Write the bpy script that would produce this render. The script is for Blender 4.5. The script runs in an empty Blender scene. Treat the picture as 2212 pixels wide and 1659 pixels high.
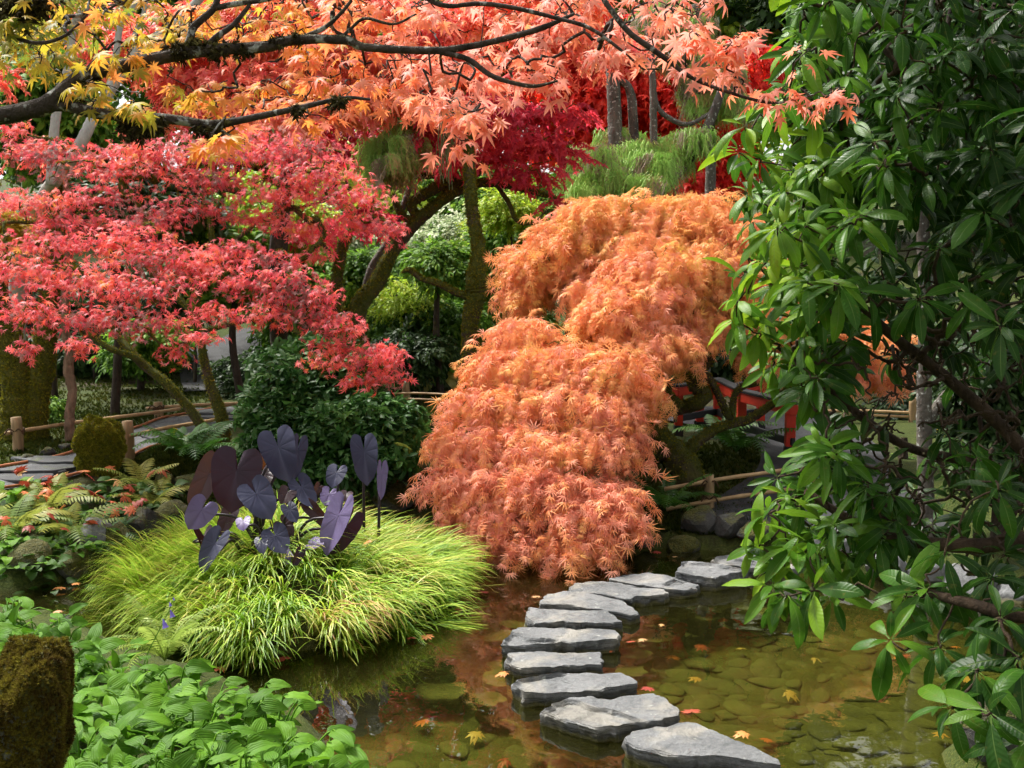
import bpy, bmesh, math
import numpy as np
from mathutils import Vector, Matrix

# ------------------------------------------------------------------ camera, sky, sun, exposure
SC = bpy.context.scene
COL = SC.collection
PITCH = math.radians(6.0)
CAMZ = 2.2
FPX = 2372.0            # focal length for a 2212 px wide frame
CX, CY = 1106.0, 829.5
cam_d = bpy.data.cameras.new('camera')
cam_d.sensor_width = 36.0
cam_d.lens = 36.0 * FPX / 2212.0
cam_d.clip_start = 0.05
cam_d.clip_end = 2000
cam = bpy.data.objects.new('camera', cam_d)
COL.objects.link(cam)
cam.location = (0, 0, CAMZ)
cam.rotation_euler = (math.pi / 2 - PITCH, 0, 0)
SC.camera = cam

SUN_DIR = Vector((-0.40, 0.36, 0.84)).normalized()      # towards the sun
world = bpy.data.worlds.new('World')
SC.world = world
world.use_nodes = True
wn, wl = world.node_tree.nodes, world.node_tree.links
sky = wn.new('ShaderNodeTexSky')
sky.sky_type = 'NISHITA'
sky.sun_disc = False
sky.sun_elevation = math.asin(SUN_DIR.z)
sky.sun_rotation = math.atan2(SUN_DIR.x, SUN_DIR.y)
sky.dust_density = 4.0
sky.air_density = 1.0
sky.ozone_density = 1.0
hs = wn.new('ShaderNodeHueSaturation')
hs.inputs['Saturation'].default_value = 0.05            # a bright, thinly overcast sky
wl.new(sky.outputs[0], hs.inputs['Color'])
wl.new(hs.outputs[0], wn['Background'].inputs['Color'])
wn['Background'].inputs['Strength'].default_value = 0.105
sun_d = bpy.data.lights.new('sun', 'SUN')
sun_d.energy = 2.6
sun_d.angle = math.radians(14)
sun_d.color = (1.0, 0.955, 0.88)
sun = bpy.data.objects.new('sun', sun_d)
COL.objects.link(sun)
sun.location = (-6, 4, 12)
sun.rotation_euler = SUN_DIR.to_track_quat('Z', 'Y').to_euler()
vs = SC.view_settings
vs.view_transform = 'Standard'
vs.look = 'None'
vs.gamma = 1.0
vs.use_curve_mapping = False
vs.exposure = 1.5
SC.render.engine = 'CYCLES'
cy = SC.cycles
cy.use_denoising = True
cy.use_adaptive_sampling = True
cy.adaptive_threshold = 0.03
cy.max_bounces = 5
cy.diffuse_bounces = 3
cy.glossy_bounces = 2
cy.transmission_bounces = 4
cy.transparent_max_bounces = 8
cy.caustics_reflective = False
cy.caustics_refractive = False
cy.sample_clamp_indirect = 6.0

# ------------------------------------------------------------------ small helpers
rng = np.random.default_rng(7)
FWD = np.array([0, math.cos(PITCH), -math.sin(PITCH)])
UPV = np.array([0, math.sin(PITCH), math.cos(PITCH)])
RGT = np.array([1.0, 0, 0])
EYE = np.array([0, 0, CAMZ])


def P(x, y, d):
    """world point seen at picture position x, y (2212 wide) at a depth of d metres"""
    return EYE + d * (FWD + (x - CX) / FPX * RGT - (y - CY) / FPX * UPV)


def G(x, y, z=0.0):
    """world point of picture position x, y on the level plane z"""
    v = FWD + (x - CX) / FPX * RGT - (y - CY) / FPX * UPV
    return EYE + v * ((z - CAMZ) / v[2])


def to_px(p):
    q = np.asarray(p, float) - EYE
    d = q @ FWD
    return CX + FPX * (q @ RGT) / d, CY - FPX * (q @ UPV) / d, d


def U(a, b, n=None):
    return rng.uniform(a, b, n)


def unit(v):
    return v / np.maximum(np.linalg.norm(v, axis=-1, keepdims=True), 1e-9)


def wob(p, s=1.0, seed=0.0):
    """cheap smooth noise in about -1..1"""
    p = np.asarray(p, float) * s
    x, y, z = p[..., 0] + seed * 1.7, p[..., 1] - seed * 2.3, p[..., 2] + seed * .9
    return (np.sin(1.3 * x + 2.1 * y + .7 * z) + np.sin(2.7 * y - 1.1 * z + 1.9 * x + 1.3) * .6 + np.sin(3.1 * z + 2.3 * x - 1.7 * y + .4) * .5
            + np.sin(5.3 * x - 4.1 * y + 4.7 * z + 2.) * .3 + np.sin(7.9 * y + 6.7 * z - 5.9 * x) * .2) / 2.0


def smooth01(t):
    t = np.clip(t, 0, 1)
    return t * t * (3 - 2 * t)


class MB:
    """collects geometry, then links it as one mesh"""
    def __init__(s):
        s.v, s.f, s.a, s.n = [], [], [], 0

    def add(s, V, F, rnd=0.0, lc=None):
        V = np.asarray(V, float).reshape(-1, 3)
        s.v.append(V)
        for f in F:
            s.f.append(np.asarray(f, int).reshape(len(f), -1) + s.n) if isinstance(f, np.ndarray) else s.f.append(np.asarray([f], int) + s.n)
        at = np.zeros((len(V), 3))
        at[:, 0] = rnd
        if lc is not None:
            at[:, 1:] = lc
        s.a.append(at)
        s.n += len(V)
        return s

    def data(s):
        return np.concatenate(s.v), s.f, np.concatenate(s.a)

    def mesh(s, name, mat, smooth=True, extra=None):
        V, F, A = s.data()
        return raw_mesh(name, V, F, A, mat, smooth, extra)


def raw_mesh(name, V, F, A, mat, smooth=True, extra=None):
    me = bpy.data.meshes.new(name)
    me.vertices.add(len(V))
    me.vertices.foreach_set('co', V.astype(np.float32).ravel())
    li = np.concatenate([f.ravel() for f in F]) if F else np.zeros(0, int)
    lt = np.concatenate([np.full(f.shape[0], f.shape[1]) for f in F]) if F else np.zeros(0, int)
    ls = np.concatenate([[0], np.cumsum(lt)[:-1]]) if len(lt) else lt
    me.loops.add(len(li))
    me.loops.foreach_set('vertex_index', li.astype(np.int32))
    me.polygons.add(len(lt))
    me.polygons.foreach_set('loop_start', ls.astype(np.int32))
    me.polygons.foreach_set('use_smooth', np.full(len(lt), bool(smooth)))
    if A is not None:
        for i, nm in enumerate(('rnd', 'lu', 'lv')):
            at = me.attributes.new(nm, 'FLOAT', 'POINT')
            at.data.foreach_set('value', A[:, i].astype(np.float32))
    if extra:
        for nm, (tp, val) in extra.items():
            at = me.attributes.new(nm, tp, 'POINT')
            at.data.foreach_set('value', val)
    me.update(calc_edges=True)
    if mat is not None:
        for m in (mat if isinstance(mat, (list, tuple)) else [mat]):
            me.materials.append(m)
    return me


def obj(name, me, parent=None, loc=None):
    o = bpy.data.objects.new(name, me)
    COL.objects.link(o)
    if parent is not None:
        o.parent = parent
        if loc is None:
            o.location = -Vector(parent.location) if parent.parent is None else Vector((0, 0, 0))
    if loc is not None:
        o.location = loc
    return o


def tag(o, label=None, cat=None, group=None, kind=None):
    if label: o['label'] = label
    if cat: o['category'] = cat
    if group: o['group'] = group
    if kind: o['kind'] = kind
    return o


def thing(name, loc, label, cat, group=None):
    o = bpy.data.objects.new(name, None)
    COL.objects.link(o)
    o.empty_display_size = .1
    o.location = Vector([float(c) for c in loc])
    return tag(o, label, cat, group)


def catmull(pts, n):
    pts = np.asarray(pts, float)
    if len(pts) < 3:
        t = np.linspace(0, 1, n)[:, None]
        return pts[0] * (1 - t) + pts[-1] * t
    p = np.vstack([2 * pts[0] - pts[1], pts, 2 * pts[-1] - pts[-2]])
    m = len(pts) - 1
    t = np.linspace(0, m, n)
    i = np.minimum(t.astype(int), m - 1)
    u = (t - i)[:, None]
    a, b, c, d = p[i], p[i + 1], p[i + 2], p[i + 3]
    return .5 * (2 * b + (c - a) * u + (2 * a - 5 * b + 4 * c - d) * u ** 2 + (3 * b - a - 3 * c + d) * u ** 3)


def tube(mb, pts, rad, sides=6, lump=0.0, caps=True, rnd=0.0):
    pts = np.asarray(pts, float)
    n = len(pts)
    rad = np.broadcast_to(np.asarray(rad, float), (n,)).copy()
    t = unit(np.gradient(pts, axis=0))
    ref = np.array([0, 0, 1.]) if abs(t[0][2]) < .9 else np.array([1., 0, 0])
    u = unit(np.cross(t[0], ref))
    ang = np.linspace(0, 2 * math.pi, sides, endpoint=False)
    V = np.zeros((n, sides, 3))
    for i in range(n):
        u = u - t[i] * (u @ t[i])
        u = u / max(np.linalg.norm(u), 1e-9)
        w = np.cross(t[i], u)
        ring = np.cos(ang)[:, None] * u + np.sin(ang)[:, None] * w
        r = rad[i] * np.ones(sides)
        if lump:
            r = r * (1 + lump * wob(pts[i] + ring * rad[i], 2.2 / max(rad[i], .02) * .35, 3.))
        V[i] = pts[i] + ring * r[:, None]
    a = np.arange(sides)
    b = (a + 1) % sides
    F = np.concatenate([np.stack([i * sides + a, i * sides + b, (i + 1) * sides + b, (i + 1) * sides + a], 1) for i in range(n - 1)])
    Fs = [F]
    if caps:
        Fs += [np.arange(sides)[::-1][None], ((n - 1) * sides + np.arange(sides))[None]]
    mb.add(V.reshape(-1, 3), Fs, rnd)
    return mb


def box(mb, c, half, R=None):
    s = np.array([[x, y, z] for x in (-1, 1) for y in (-1, 1) for z in (-1, 1)], float) * np.asarray(half, float)
    if R is not None:
        s = s @ np.asarray(R).T
    mb.add(s + np.asarray(c, float), [np.array([[0, 1, 3, 2], [4, 6, 7, 5], [0, 4, 5, 1], [2, 3, 7, 6], [0, 2, 6, 4], [1, 5, 7, 3]])])
    return mb


def bevel_mesh(me, w=.006, seg=2):
    bm = bmesh.new()
    bm.from_mesh(me)
    bmesh.ops.remove_doubles(bm, verts=bm.verts, dist=1e-5)
    bmesh.ops.bevel(bm, geom=bm.edges[:], offset=w, segments=seg, affect='EDGES', clamp_overlap=True)
    bm.to_mesh(me)
    bm.free()
    return me


def frames(tip, nrm):
    """rotation matrices whose +Y is the tip direction and +Z about the normal"""
    y = unit(tip)
    z = nrm - y * np.sum(nrm * y, -1, keepdims=True)
    bad = np.linalg.norm(z, axis=-1) < 1e-4
    z[bad] = np.cross(y[bad], [1., 0, .3])
    z = unit(z)
    x = np.cross(y, z)
    return np.stack([x, y, z], -1)


def quats(R):
    m = R
    w = np.sqrt(np.maximum(0, 1 + m[:, 0, 0] + m[:, 1, 1] + m[:, 2, 2])) / 2
    x = np.sqrt(np.maximum(0, 1 + m[:, 0, 0] - m[:, 1, 1] - m[:, 2, 2])) / 2
    y = np.sqrt(np.maximum(0, 1 - m[:, 0, 0] + m[:, 1, 1] - m[:, 2, 2])) / 2
    z = np.sqrt(np.maximum(0, 1 - m[:, 0, 0] - m[:, 1, 1] + m[:, 2, 2])) / 2
    x = np.copysign(x, m[:, 2, 1] - m[:, 1, 2])
    y = np.copysign(y, m[:, 0, 2] - m[:, 2, 0])
    z = np.copysign(z, m[:, 1, 0] - m[:, 0, 1])
    return unit(np.stack([w, x, y, z], 1))


# ------------------------------------------------------------------ scattering of leaves inside one crown object
_GN = {}


def scatter_group(k):
    if k in _GN:
        return _GN[k]
    ng = bpy.data.node_groups.new('leaf_scatter_%d' % k, 'GeometryNodeTree')
    ng.interface.new_socket('Geometry', in_out='INPUT', socket_type='NodeSocketGeometry')
    ng.interface.new_socket('Geometry', in_out='OUTPUT', socket_type='NodeSocketGeometry')
    N, L = ng.nodes, ng.links
    gi, go = N.new('NodeGroupInput'), N.new('NodeGroupOutput')

    def named(nm, tp):
        n = N.new('GeometryNodeInputNamedAttribute')
        n.data_type = tp
        n.inputs['Name'].default_value = nm
        return n.outputs['Attribute']

    tid = named('tid', 'INT')

    def sep(v):
        c = N.new('FunctionNodeCompare')
        c.data_type = 'INT'
        c.operation = 'EQUAL'
        L.new(tid, [s for s in c.inputs if s.name == 'A' and s.type == 'INT'][0])
        [s for s in c.inputs if s.name == 'B' and s.type == 'INT'][0].default_value = v
        s = N.new('GeometryNodeSeparateGeometry')
        s.domain = 'POINT'
        L.new(gi.outputs[0], s.inputs['Geometry'])
        L.new(c.outputs[0], s.inputs['Selection'])
        return s.outputs['Selection']

    jn = N.new('GeometryNodeJoinGeometry')
    for i in range(k):
        g = N.new('GeometryNodeGeometryToInstance')
        L.new(sep(i), g.inputs[0])
        L.new(g.outputs[0], jn.inputs[0])
    ip = N.new('GeometryNodeInstanceOnPoints')
    L.new(sep(100), ip.inputs['Points'])
    L.new(jn.outputs[0], ip.inputs['Instance'])
    ip.inputs['Pick Instance'].default_value = True
    L.new(named('pick', 'INT'), ip.inputs['Instance Index'])
    L.new(named('rot', 'QUATERNION'), ip.inputs['Rotation'])
    L.new(named('scl', 'FLOAT'), ip.inputs['Scale'])
    L.new(ip.outputs[0], go.inputs[0])
    _GN[k] = ng
    return ng


def scatter_obj(name, temps, mat, pos, R, scl, pick, parent=None, smooth=True):
    """one object: the templates plus one point for each copy"""
    Vs, Fs, As, T, n = [], [], [], [], 0
    for i, tm in enumerate(temps):
        V, F, A = tm
        Vs.append(V); As.append(A)
        Fs += [f + n for f in F]
        T.append(np.full(len(V), i))
        n += len(V)
    N = len(pos)
    off = np.array(parent.location) if parent is not None else np.zeros(3)
    Vs.append(np.asarray(pos) - off)
    As.append(np.zeros((N, 3)))
    T.append(np.full(N, 100))
    q = np.zeros((n + N, 4)); q[:, 0] = 1; q[n:] = quats(R)
    s = np.ones(n + N); s[n:] = scl
    pk = np.zeros(n + N, int); pk[n:] = pick
    ex = {'tid': ('INT', np.concatenate(T).astype(np.int32)), 'pick': ('INT', pk.astype(np.int32)),
          'rot': ('QUATERNION', q.astype(np.float32).ravel()), 'scl': ('FLOAT', s.astype(np.float32))}
    me = raw_mesh(name, np.concatenate(Vs), Fs, np.concatenate(As), mat, smooth, ex)
    o = bpy.data.objects.new(name, me)
    COL.objects.link(o)
    if parent is not None:
        o.parent = parent
    md = o.modifiers.new('scatter', 'NODES')
    md.node_group = scatter_group(len(temps))
    return o


def foliage(parent, leaf_name, rest_name, temps, mat, pos, R, scl, pick=None, n_parts=0, part_temps=None, part_mat=None):
    """leaves of one plant: the ones that show largest as objects of their own, the rest as one part"""
    pos = np.asarray(pos); N = len(pos)
    scl = np.broadcast_to(np.asarray(scl, float), (N,)).copy()
    if pick is None:
        pick = rng.integers(0, len(temps), N)
    one = np.zeros(N, bool)
    if n_parts:
        x, y, d = to_px(pos)
        vis = (x > 5) & (x < 2207) & (y > 5) & (y < 1654) & (d > .3)
        key = np.where(vis, d / scl, 1e9)
        order = np.argsort(key)[:n_parts]
        one[order[key[order] < 1e8]] = True
        mes = [raw_mesh(leaf_name, t[0], t[1], t[2], part_mat or mat) for t in temps]
        pl = np.array(parent.location)
        for i in np.nonzero(one)[0]:
            o = bpy.data.objects.new(leaf_name, mes[pick[i]])
            COL.objects.link(o)
            o.parent = parent
            M = np.eye(4)
            M[:3, :3] = R[i] * scl[i]
            M[:3, 3] = pos[i] - pl
            o.matrix_local = Matrix(M)
    r = ~one
    if r.any():
        o = scatter_obj(rest_name, temps, mat, pos[r], R[r], scl[r], pick[r], parent)
        o['kind'] = 'stuff'
        return o


# ------------------------------------------------------------------ branching wood
def grow(trunks, targets, seg=3, wig=.12, r_tip=.004, p=2.3, r_max=.2, arch=.06, sides=6, lump=.0, mb=None):
    """trunks: list of (points, radii); every target is tied to the nearest wood by a crooked twig"""
    mb = mb or MB()
    pos, par, wt = [], [], []
    chains, fixed = [], {}
    for pts, rad in trunks:
        n = max(8, len(pts) * 5)
        c = catmull(pts, n)
        r = np.interp(np.linspace(0, 1, n), np.linspace(0, 1, len(rad)), rad)
        base = len(pos)
        idx = []
        for i in range(n):
            pos.append(c[i]); par.append(base + i - 1 if i else -1); fixed[base + i] = r[i]
            idx.append(base + i)
        chains.append(idx)
    A = np.zeros((len(pos) + len(targets) * (seg + 1), 3))
    A[:len(pos)] = pos
    m = len(pos)
    ntr = m
    tg = np.asarray(targets, float).reshape(-1, 3)
    if len(tg):
        d0 = np.min(np.linalg.norm(tg[:, None] - A[None, :m], axis=2), 1)
        for i in np.argsort(d0):
            t = tg[i]
            dd = np.linalg.norm(A[:m] - t, axis=1)
            j = int(np.argmin(dd))
            L = dd[j]
            idx = [j]
            for k in range(1, seg + 2):
                u = k / (seg + 1)
                q = A[j] * (1 - u) + t * u
                if k <= seg:
                    q = q + rng.normal(0, wig * L, 3) * .5 + np.array([0, 0, arch * L * math.sin(u * math.pi)])
                A[m] = q
                par.append(idx[-1])
                idx.append(m)
                m += 1
            chains.append(idx)
    w = np.zeros(m)
    kids = np.zeros(m, int)
    for i in range(m):
        if par[i] >= 0: kids[par[i]] += 1
    w[kids == 0] = 1
    for i in range(m - 1, -1, -1):
        if par[i] >= 0: w[par[i]] += w[i]
    rad = np.minimum(r_tip * np.maximum(w, 1) ** (1 / p), r_max)
    for i, r in fixed.items():
        rad[i] = r
    for ci, idx in enumerate(chains):
        pts = A[idx]
        r = rad[idx].copy()
        if ci >= len(trunks):
            r[0] = min(r[0], r[1] * 1.25)
            pts = catmull(pts, len(pts) * 2 - 1) if len(pts) > 2 else pts
            r = np.interp(np.linspace(0, 1, len(pts)), np.linspace(0, 1, len(r)), r)
            tube(mb, pts, r, 5 if r[0] < .012 else sides, 0, False)
        else:
            pts = catmull(pts, len(pts) * 2)
            r = np.interp(np.linspace(0, 1, len(pts)), np.linspace(0, 1, len(r)), r)
            tube(mb, pts, r, max(sides, 9), lump, True)
    return mb


# ------------------------------------------------------------------ leaf templates: (verts, faces, attributes)
def maple_leaf(nl=7, L=1.0, wid=.2, sinus=.34, droop=.25, jit=0.0, petiole=.35):
    rs = np.random.default_rng(int(droop * 1000 + jit * 77 + nl))
    mb = MB()
    ang = np.radians(np.linspace(-128, 128, nl))
    ln = L * (0.34 + .66 * np.cos(ang / 2.35) ** 2.2)
    ln = ln * (1 + rs.normal(0, jit * .3, nl))
    ang = ang + rs.normal(0, jit * .15, nl)
    V, F, lc = [], [], []

    def add(r, a, z=0.0, u=0.0):
        V.append([r * math.sin(a), r * math.cos(a), z - droop * r * r / L])
        lc.append([u, r / L])
        return len(V) - 1
    c = add(0, 0, .02)
    mids = []
    sin_idx = []
    for i in range(nl + 1):
        if i == 0: a, r = ang[0] - .35, ln[0] * .42
        elif i == nl: a, r = ang[-1] + .35, ln[-1] * .42
        else: a, r = (ang[i - 1] + ang[i]) / 2, sinus * (ln[i - 1] + ln[i]) / 2
        sin_idx.append(add(r, a, -.03, 1))
    for i in range(nl):
        a, l = ang[i], ln[i]
        w = wid * l
        m = add(.5 * l, a, .03 * l)
        da = math.atan2(w * .62, .52 * l)
        A = add(math.hypot(.52 * l, w * .62), a - da, -.025 * l, 1)
        B = add(math.hypot(.52 * l, w * .62), a + da, -.025 * l, 1)
        tp = add(l, a + rs.normal(0, .05) * (jit > 0), -.05 * l * (1 + jit * rs.normal()), 0)
        F += [(c, m, A, sin_idx[i]), (m, tp, A), (m, B, tp), (c, sin_idx[i + 1], B, m)]
    if petiole:
        a = len(V)
        for (x, y, z) in ((-.012, 0, 0), (.012, 0, 0), (.01, -petiole, .12 * petiole), (-.01, -petiole, .12 * petiole)):
            V.append([x, y, z]); lc.append([0, 0])
        F.append((a, a + 1, a + 2, a + 3))
    mb.add(V, F, 0, np.array(lc))
    return mb.data()


def lace_leaf(nl=7, L=1.0, droop=.5, seed=0):
    rs = np.random.default_rng(seed)
    mb = MB()
    V, F, lc = [], [], []
    for i, a in enumerate(np.radians(np.linspace(-105, 105, nl))):
        a += rs.normal(0, .08)
        l = L * (.5 + .5 * math.cos(a / 2) ** 2) * rs.uniform(.85, 1.1)
        w = .045 * L
        b = len(V)
        for u, ww in ((.0, .012), (.35, w), (.68, w * .75), (1., 0)):
            r = l * u
            z = -droop * r * r / L
            ca, sa = math.cos(a), math.sin(a)
            if ww == 0:
                V.append([r * sa, r * ca, z]); lc.append([0, u])
            else:
                for s in (-1, 1):
                    V.append([r * sa + s * ww * ca, r * ca - s * ww * sa, z + (.02 if s > 0 else 0)]); lc.append([s, u])
        F += [(b, b + 1, b + 3, b + 2), (b + 2, b + 3, b + 5, b + 4), (b + 4, b + 5, b + 6)]
        # side teeth that make the lobe feathery
        for u, s in ((.45, -1), (.5, 1)):
            r = l * u
            k = len(V)
            ca, sa = math.cos(a), math.sin(a)
            z = -droop * r * r / L
            tl = .17 * l
            da = a + s * .75
            V += [[r * sa, r * ca, z], [(r + .07 * l) * sa, (r + .07 * l) * ca, z], [r * sa + tl * math.sin(da), r * ca + tl * math.cos(da), z - .05 * l]]
            lc += [[0, u]] * 3
            F.append((k, k + 1, k + 2))
    mb.add(V, F, 0, np.array(lc))
    return mb.data()


def blade_leaf(L=1.0, W=.28, droop=.35, fold=.12, n=7, shape='ellipse', curl=0.0, petiole=.08, wave=0.0, m=4):
    """elliptic, ovate or heart-free simple leaf bent along its length"""
    mb = MB()
    t = np.linspace(0, 1, n)
    if shape == 'ellipse':
        w = np.sin(np.pi * np.clip(t * .96 + .03, 0, 1)) ** .8 * (1 + .12 * (t - .5))
    elif shape == 'ovate':
        w = np.sin(np.pi * np.clip(t, 0, 1) ** .62) ** .9
    else:
        w = np.sin(np.pi * t ** 1.2) ** .8
    w = W * .5 * w
    w[0] = .012 * L; w[-1] = .002 * L
    # spine: bends down by droop radians over the length
    a = -droop * t ** 1.2 * 2
    ds = L / (n - 1)
    y = np.concatenate([[0], np.cumsum(np.cos((a[1:] + a[:-1]) / 2) * ds)]) + petiole * L
    z = np.concatenate([[0], np.cumsum(np.sin((a[1:] + a[:-1]) / 2) * ds)])
    us = np.linspace(-1, 1, m + 1)
    V, lc = [], []
    for i in range(n):
        for u in us:
            k = fold * abs(u) * w[i] * (1 if fold > 0 else 1) * 1.0
            cz = -curl * (u * w[i]) ** 2 / max(W, .01) * 4
            wz = wave * math.sin(t[i] * 17 + u * 2) * abs(u) * W * .1
            V.append([u * w[i], y[i] + math.sin(-a[i]) * k * 0, z[i] + k + cz + wz]); lc.append([u, t[i]])
    M = m + 1
    F = [np.array([[i * M + j, i * M + j + 1, (i + 1) * M + j + 1, (i + 1) * M + j] for i in range(n - 1) for j in range(m)])]
    mb.add(V, F, 0, np.array(lc))
    if petiole:
        r = .012 * L
        mb.add([[-r, 0, 0], [r, 0, 0], [r, petiole * L + .02 * L, 0], [-r, petiole * L + .02 * L, 0]], [(0, 1, 2, 3)], 0, np.array([[0, 0]] * 4))
    return mb.data()


def transform(T, R, s, p):
    V, F, A = T
    return (V * s) @ np.asarray(R).T + np.asarray(p), F, A


def sprig(leaf_list, n, length, s_leaf, seed=0, spread=.6, droop=.3, stem=.006, whorl=False):
    """a twig along +Y with n leaves; each leaf carries its own random number"""
    rs = np.random.default_rng(seed)
    mb = MB()
    t = np.linspace(.1, 1, n)
    for i in range(n):
        u = t[i]
        p = np.array([rs.normal(0, .03) * length, u * length, -droop * length * u * u + rs.normal(0, .03) * length])
        side = (1 if i % 2 else -1)
        a = side * rs.uniform(.5, 1.2) * (1 - .6 * u) + rs.normal(0, .2)
        if whorl: a = i * 2.4 + rs.normal(0, .2)
        tip = np.array([math.sin(a), math.cos(a), -droop * .6 + rs.normal(0, .25) * spread])
        nr = np.array([rs.normal(0, .35) * spread, rs.normal(0, .35) * spread, 1.])
        R = frames(tip[None], nr[None])[0]
        V, F, A = transform(leaf_list[rs.integers(len(leaf_list))], R, s_leaf * rs.uniform(.75, 1.2), p)
        b = A.copy()
        mb.add(V, [f for f in F], rs.random(), A[:, 1:])
    if stem:
        k = 5
        q = np.linspace(0, 1, k)
        pts = np.stack([np.zeros(k), q * length, -droop * length * q * q], 1)
        tube(mb, pts, np.linspace(stem, stem * .4, k), 3, 0, False, .02)
    return mb.data()


def frond(L=1.0, pairs=17, droop=.6, w=.2, seed=0, h=.024):
    rs = np.random.default_rng(seed)
    mb = MB()
    n = 12
    t = np.linspace(0, 1, n)
    a = .75 - droop * 2 * t
    ds = L / (n - 1)
    y = np.concatenate([[0], np.cumsum(np.cos((a[1:] + a[:-1]) / 2) * ds)])
    z = np.concatenate([[0], np.cumsum(np.sin((a[1:] + a[:-1]) / 2) * ds)])
    pts = np.stack([0 * t, y, z], 1)
    tube(mb, pts, np.linspace(.010, .003, n) * L, 3, 0, False, .1)
    for i in range(pairs):
        u = .14 + .85 * i / (pairs - 1)
        c = np.array([0, np.interp(u, t, y), np.interp(u, t, z)])
        an = np.interp(u, t, a)
        fw = np.array([0, math.cos(an), math.sin(an)])
        up = np.array([0, -math.sin(an), math.cos(an)])
        l = w * L * (math.sin(math.pi * (u * .86 + .1)) ** .8) * rs.uniform(.9, 1.1)
        for s in (-1, 1):
            d = unit(np.array([s, 0, 0]) + .35 * fw - .12 * up + rs.normal(0, .05, 3))
            h_ = h * L
            V = [c - fw * h_ * .6, c + d * l * .5 - fw * h_ * .75 - up * .01 * L, c + d * l - up * .03 * L, c + d * l * .5 + fw * h_ * .75, c + fw * h_ * .6]
            mb.add(V, [(0, 1, 3, 4), (1, 2, 3)], rs.random() * .3)
    return mb.data()

# ------------------------------------------------------------------ materials
class NT:
    def __init__(s, name):
        s.m = bpy.data.materials.new(name)
        s.m.use_nodes = True
        s.t = s.m.node_tree
        s.t.nodes.clear()
        s.out = s.n('ShaderNodeOutputMaterial')

    def n(s, tp, **kw):
        x = s.t.nodes.new(tp)
        for k, v in kw.items():
            setattr(x, k, v)
        return x

    def l(s, a, b):
        s.t.links.new(a, b)

    def val(s, sock, v):
        if hasattr(v, 'is_linked') or isinstance(v, bpy.types.NodeSocket):
            s.l(v, sock)
        else:
            sock.default_value = v

    def math(s, op, a, b=0.0, clamp=False):
        x = s.n('ShaderNodeMath', operation=op, use_clamp=clamp)
        s.val(x.inputs[0], a); s.val(x.inputs[1], b)
        return x.outputs[0]

    def attr(s, nm):
        x = s.n('ShaderNodeAttribute', attribute_name=nm)
        return x.outputs['Fac']

    def pos(s):
        return s.n('ShaderNodeNewGeometry').outputs['Position']

    def objco(s):
        return s.n('ShaderNodeTexCoord').outputs['Object']

    def noise(s, vec, scale, detail=3.0, rough=.55, dist=0.0):
        x = s.n('ShaderNodeTexNoise')
        if vec is not None: s.l(vec, x.inputs['Vector'])
        x.inputs['Scale'].default_value = scale
        x.inputs['Detail'].default_value = detail
        x.inputs['Roughness'].default_value = rough
        x.inputs['Distortion'].default_value = dist
        return x.outputs['Fac']

    def ramp(s, fac, stops):
        x = s.n('ShaderNodeValToRGB')
        el = x.color_ramp.elements
        if not isinstance(stops[0][0], (int, float)) or len(stops[0]) == 3:
            k = len(stops)
            stops = [(i / (k - 1), c) for i, c in enumerate(stops)]
        while len(el) < len(stops): el.new(.5)
        for e, (p, c) in zip(el, stops):
            e.position = p
            e.color = (c[0], c[1], c[2], 1)
        s.l(fac, x.inputs[0])
        return x.outputs[0]

    def mix(s, f, a, b, mode='MIX'):
        x = s.n('ShaderNodeMix', data_type='RGBA', blend_type=mode)
        s.val(x.inputs[0], f)
        for i, v in ((6, a), (7, b)):
            if isinstance(v, (tuple, list)): x.inputs[i].default_value = (*v[:3], 1)
            else: s.l(v, x.inputs[i])
        return x.outputs[2]

    def bump(s, h, strength=.5, dist=.01, normal=None):
        x = s.n('ShaderNodeBump')
        x.inputs['Strength'].default_value = strength
        x.inputs['Distance'].default_value = dist
        s.l(h, x.inputs['Height'])
        if normal is not None: s.l(normal, x.inputs['Normal'])
        return x.outputs[0]

    def bsdf(s, col, rough=.6, spec=.4, normal=None, **kw):
        x = s.n('ShaderNodeBsdfPrincipled')
        if isinstance(col, (tuple, list)): x.inputs['Base Color'].default_value = (*col[:3], 1)
        else: s.l(col, x.inputs['Base Color'])
        s.val(x.inputs['Roughness'], rough)
        x.inputs['Specular IOR Level'].default_value = spec
        for k, v in kw.items(): s.val(x.inputs[k], v)
        if normal is not None: s.l(normal, x.inputs['Normal'])
        return x.outputs[0]

    def done(s, sh):
        s.l(sh, s.out.inputs['Surface'])
        return s.m


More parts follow.
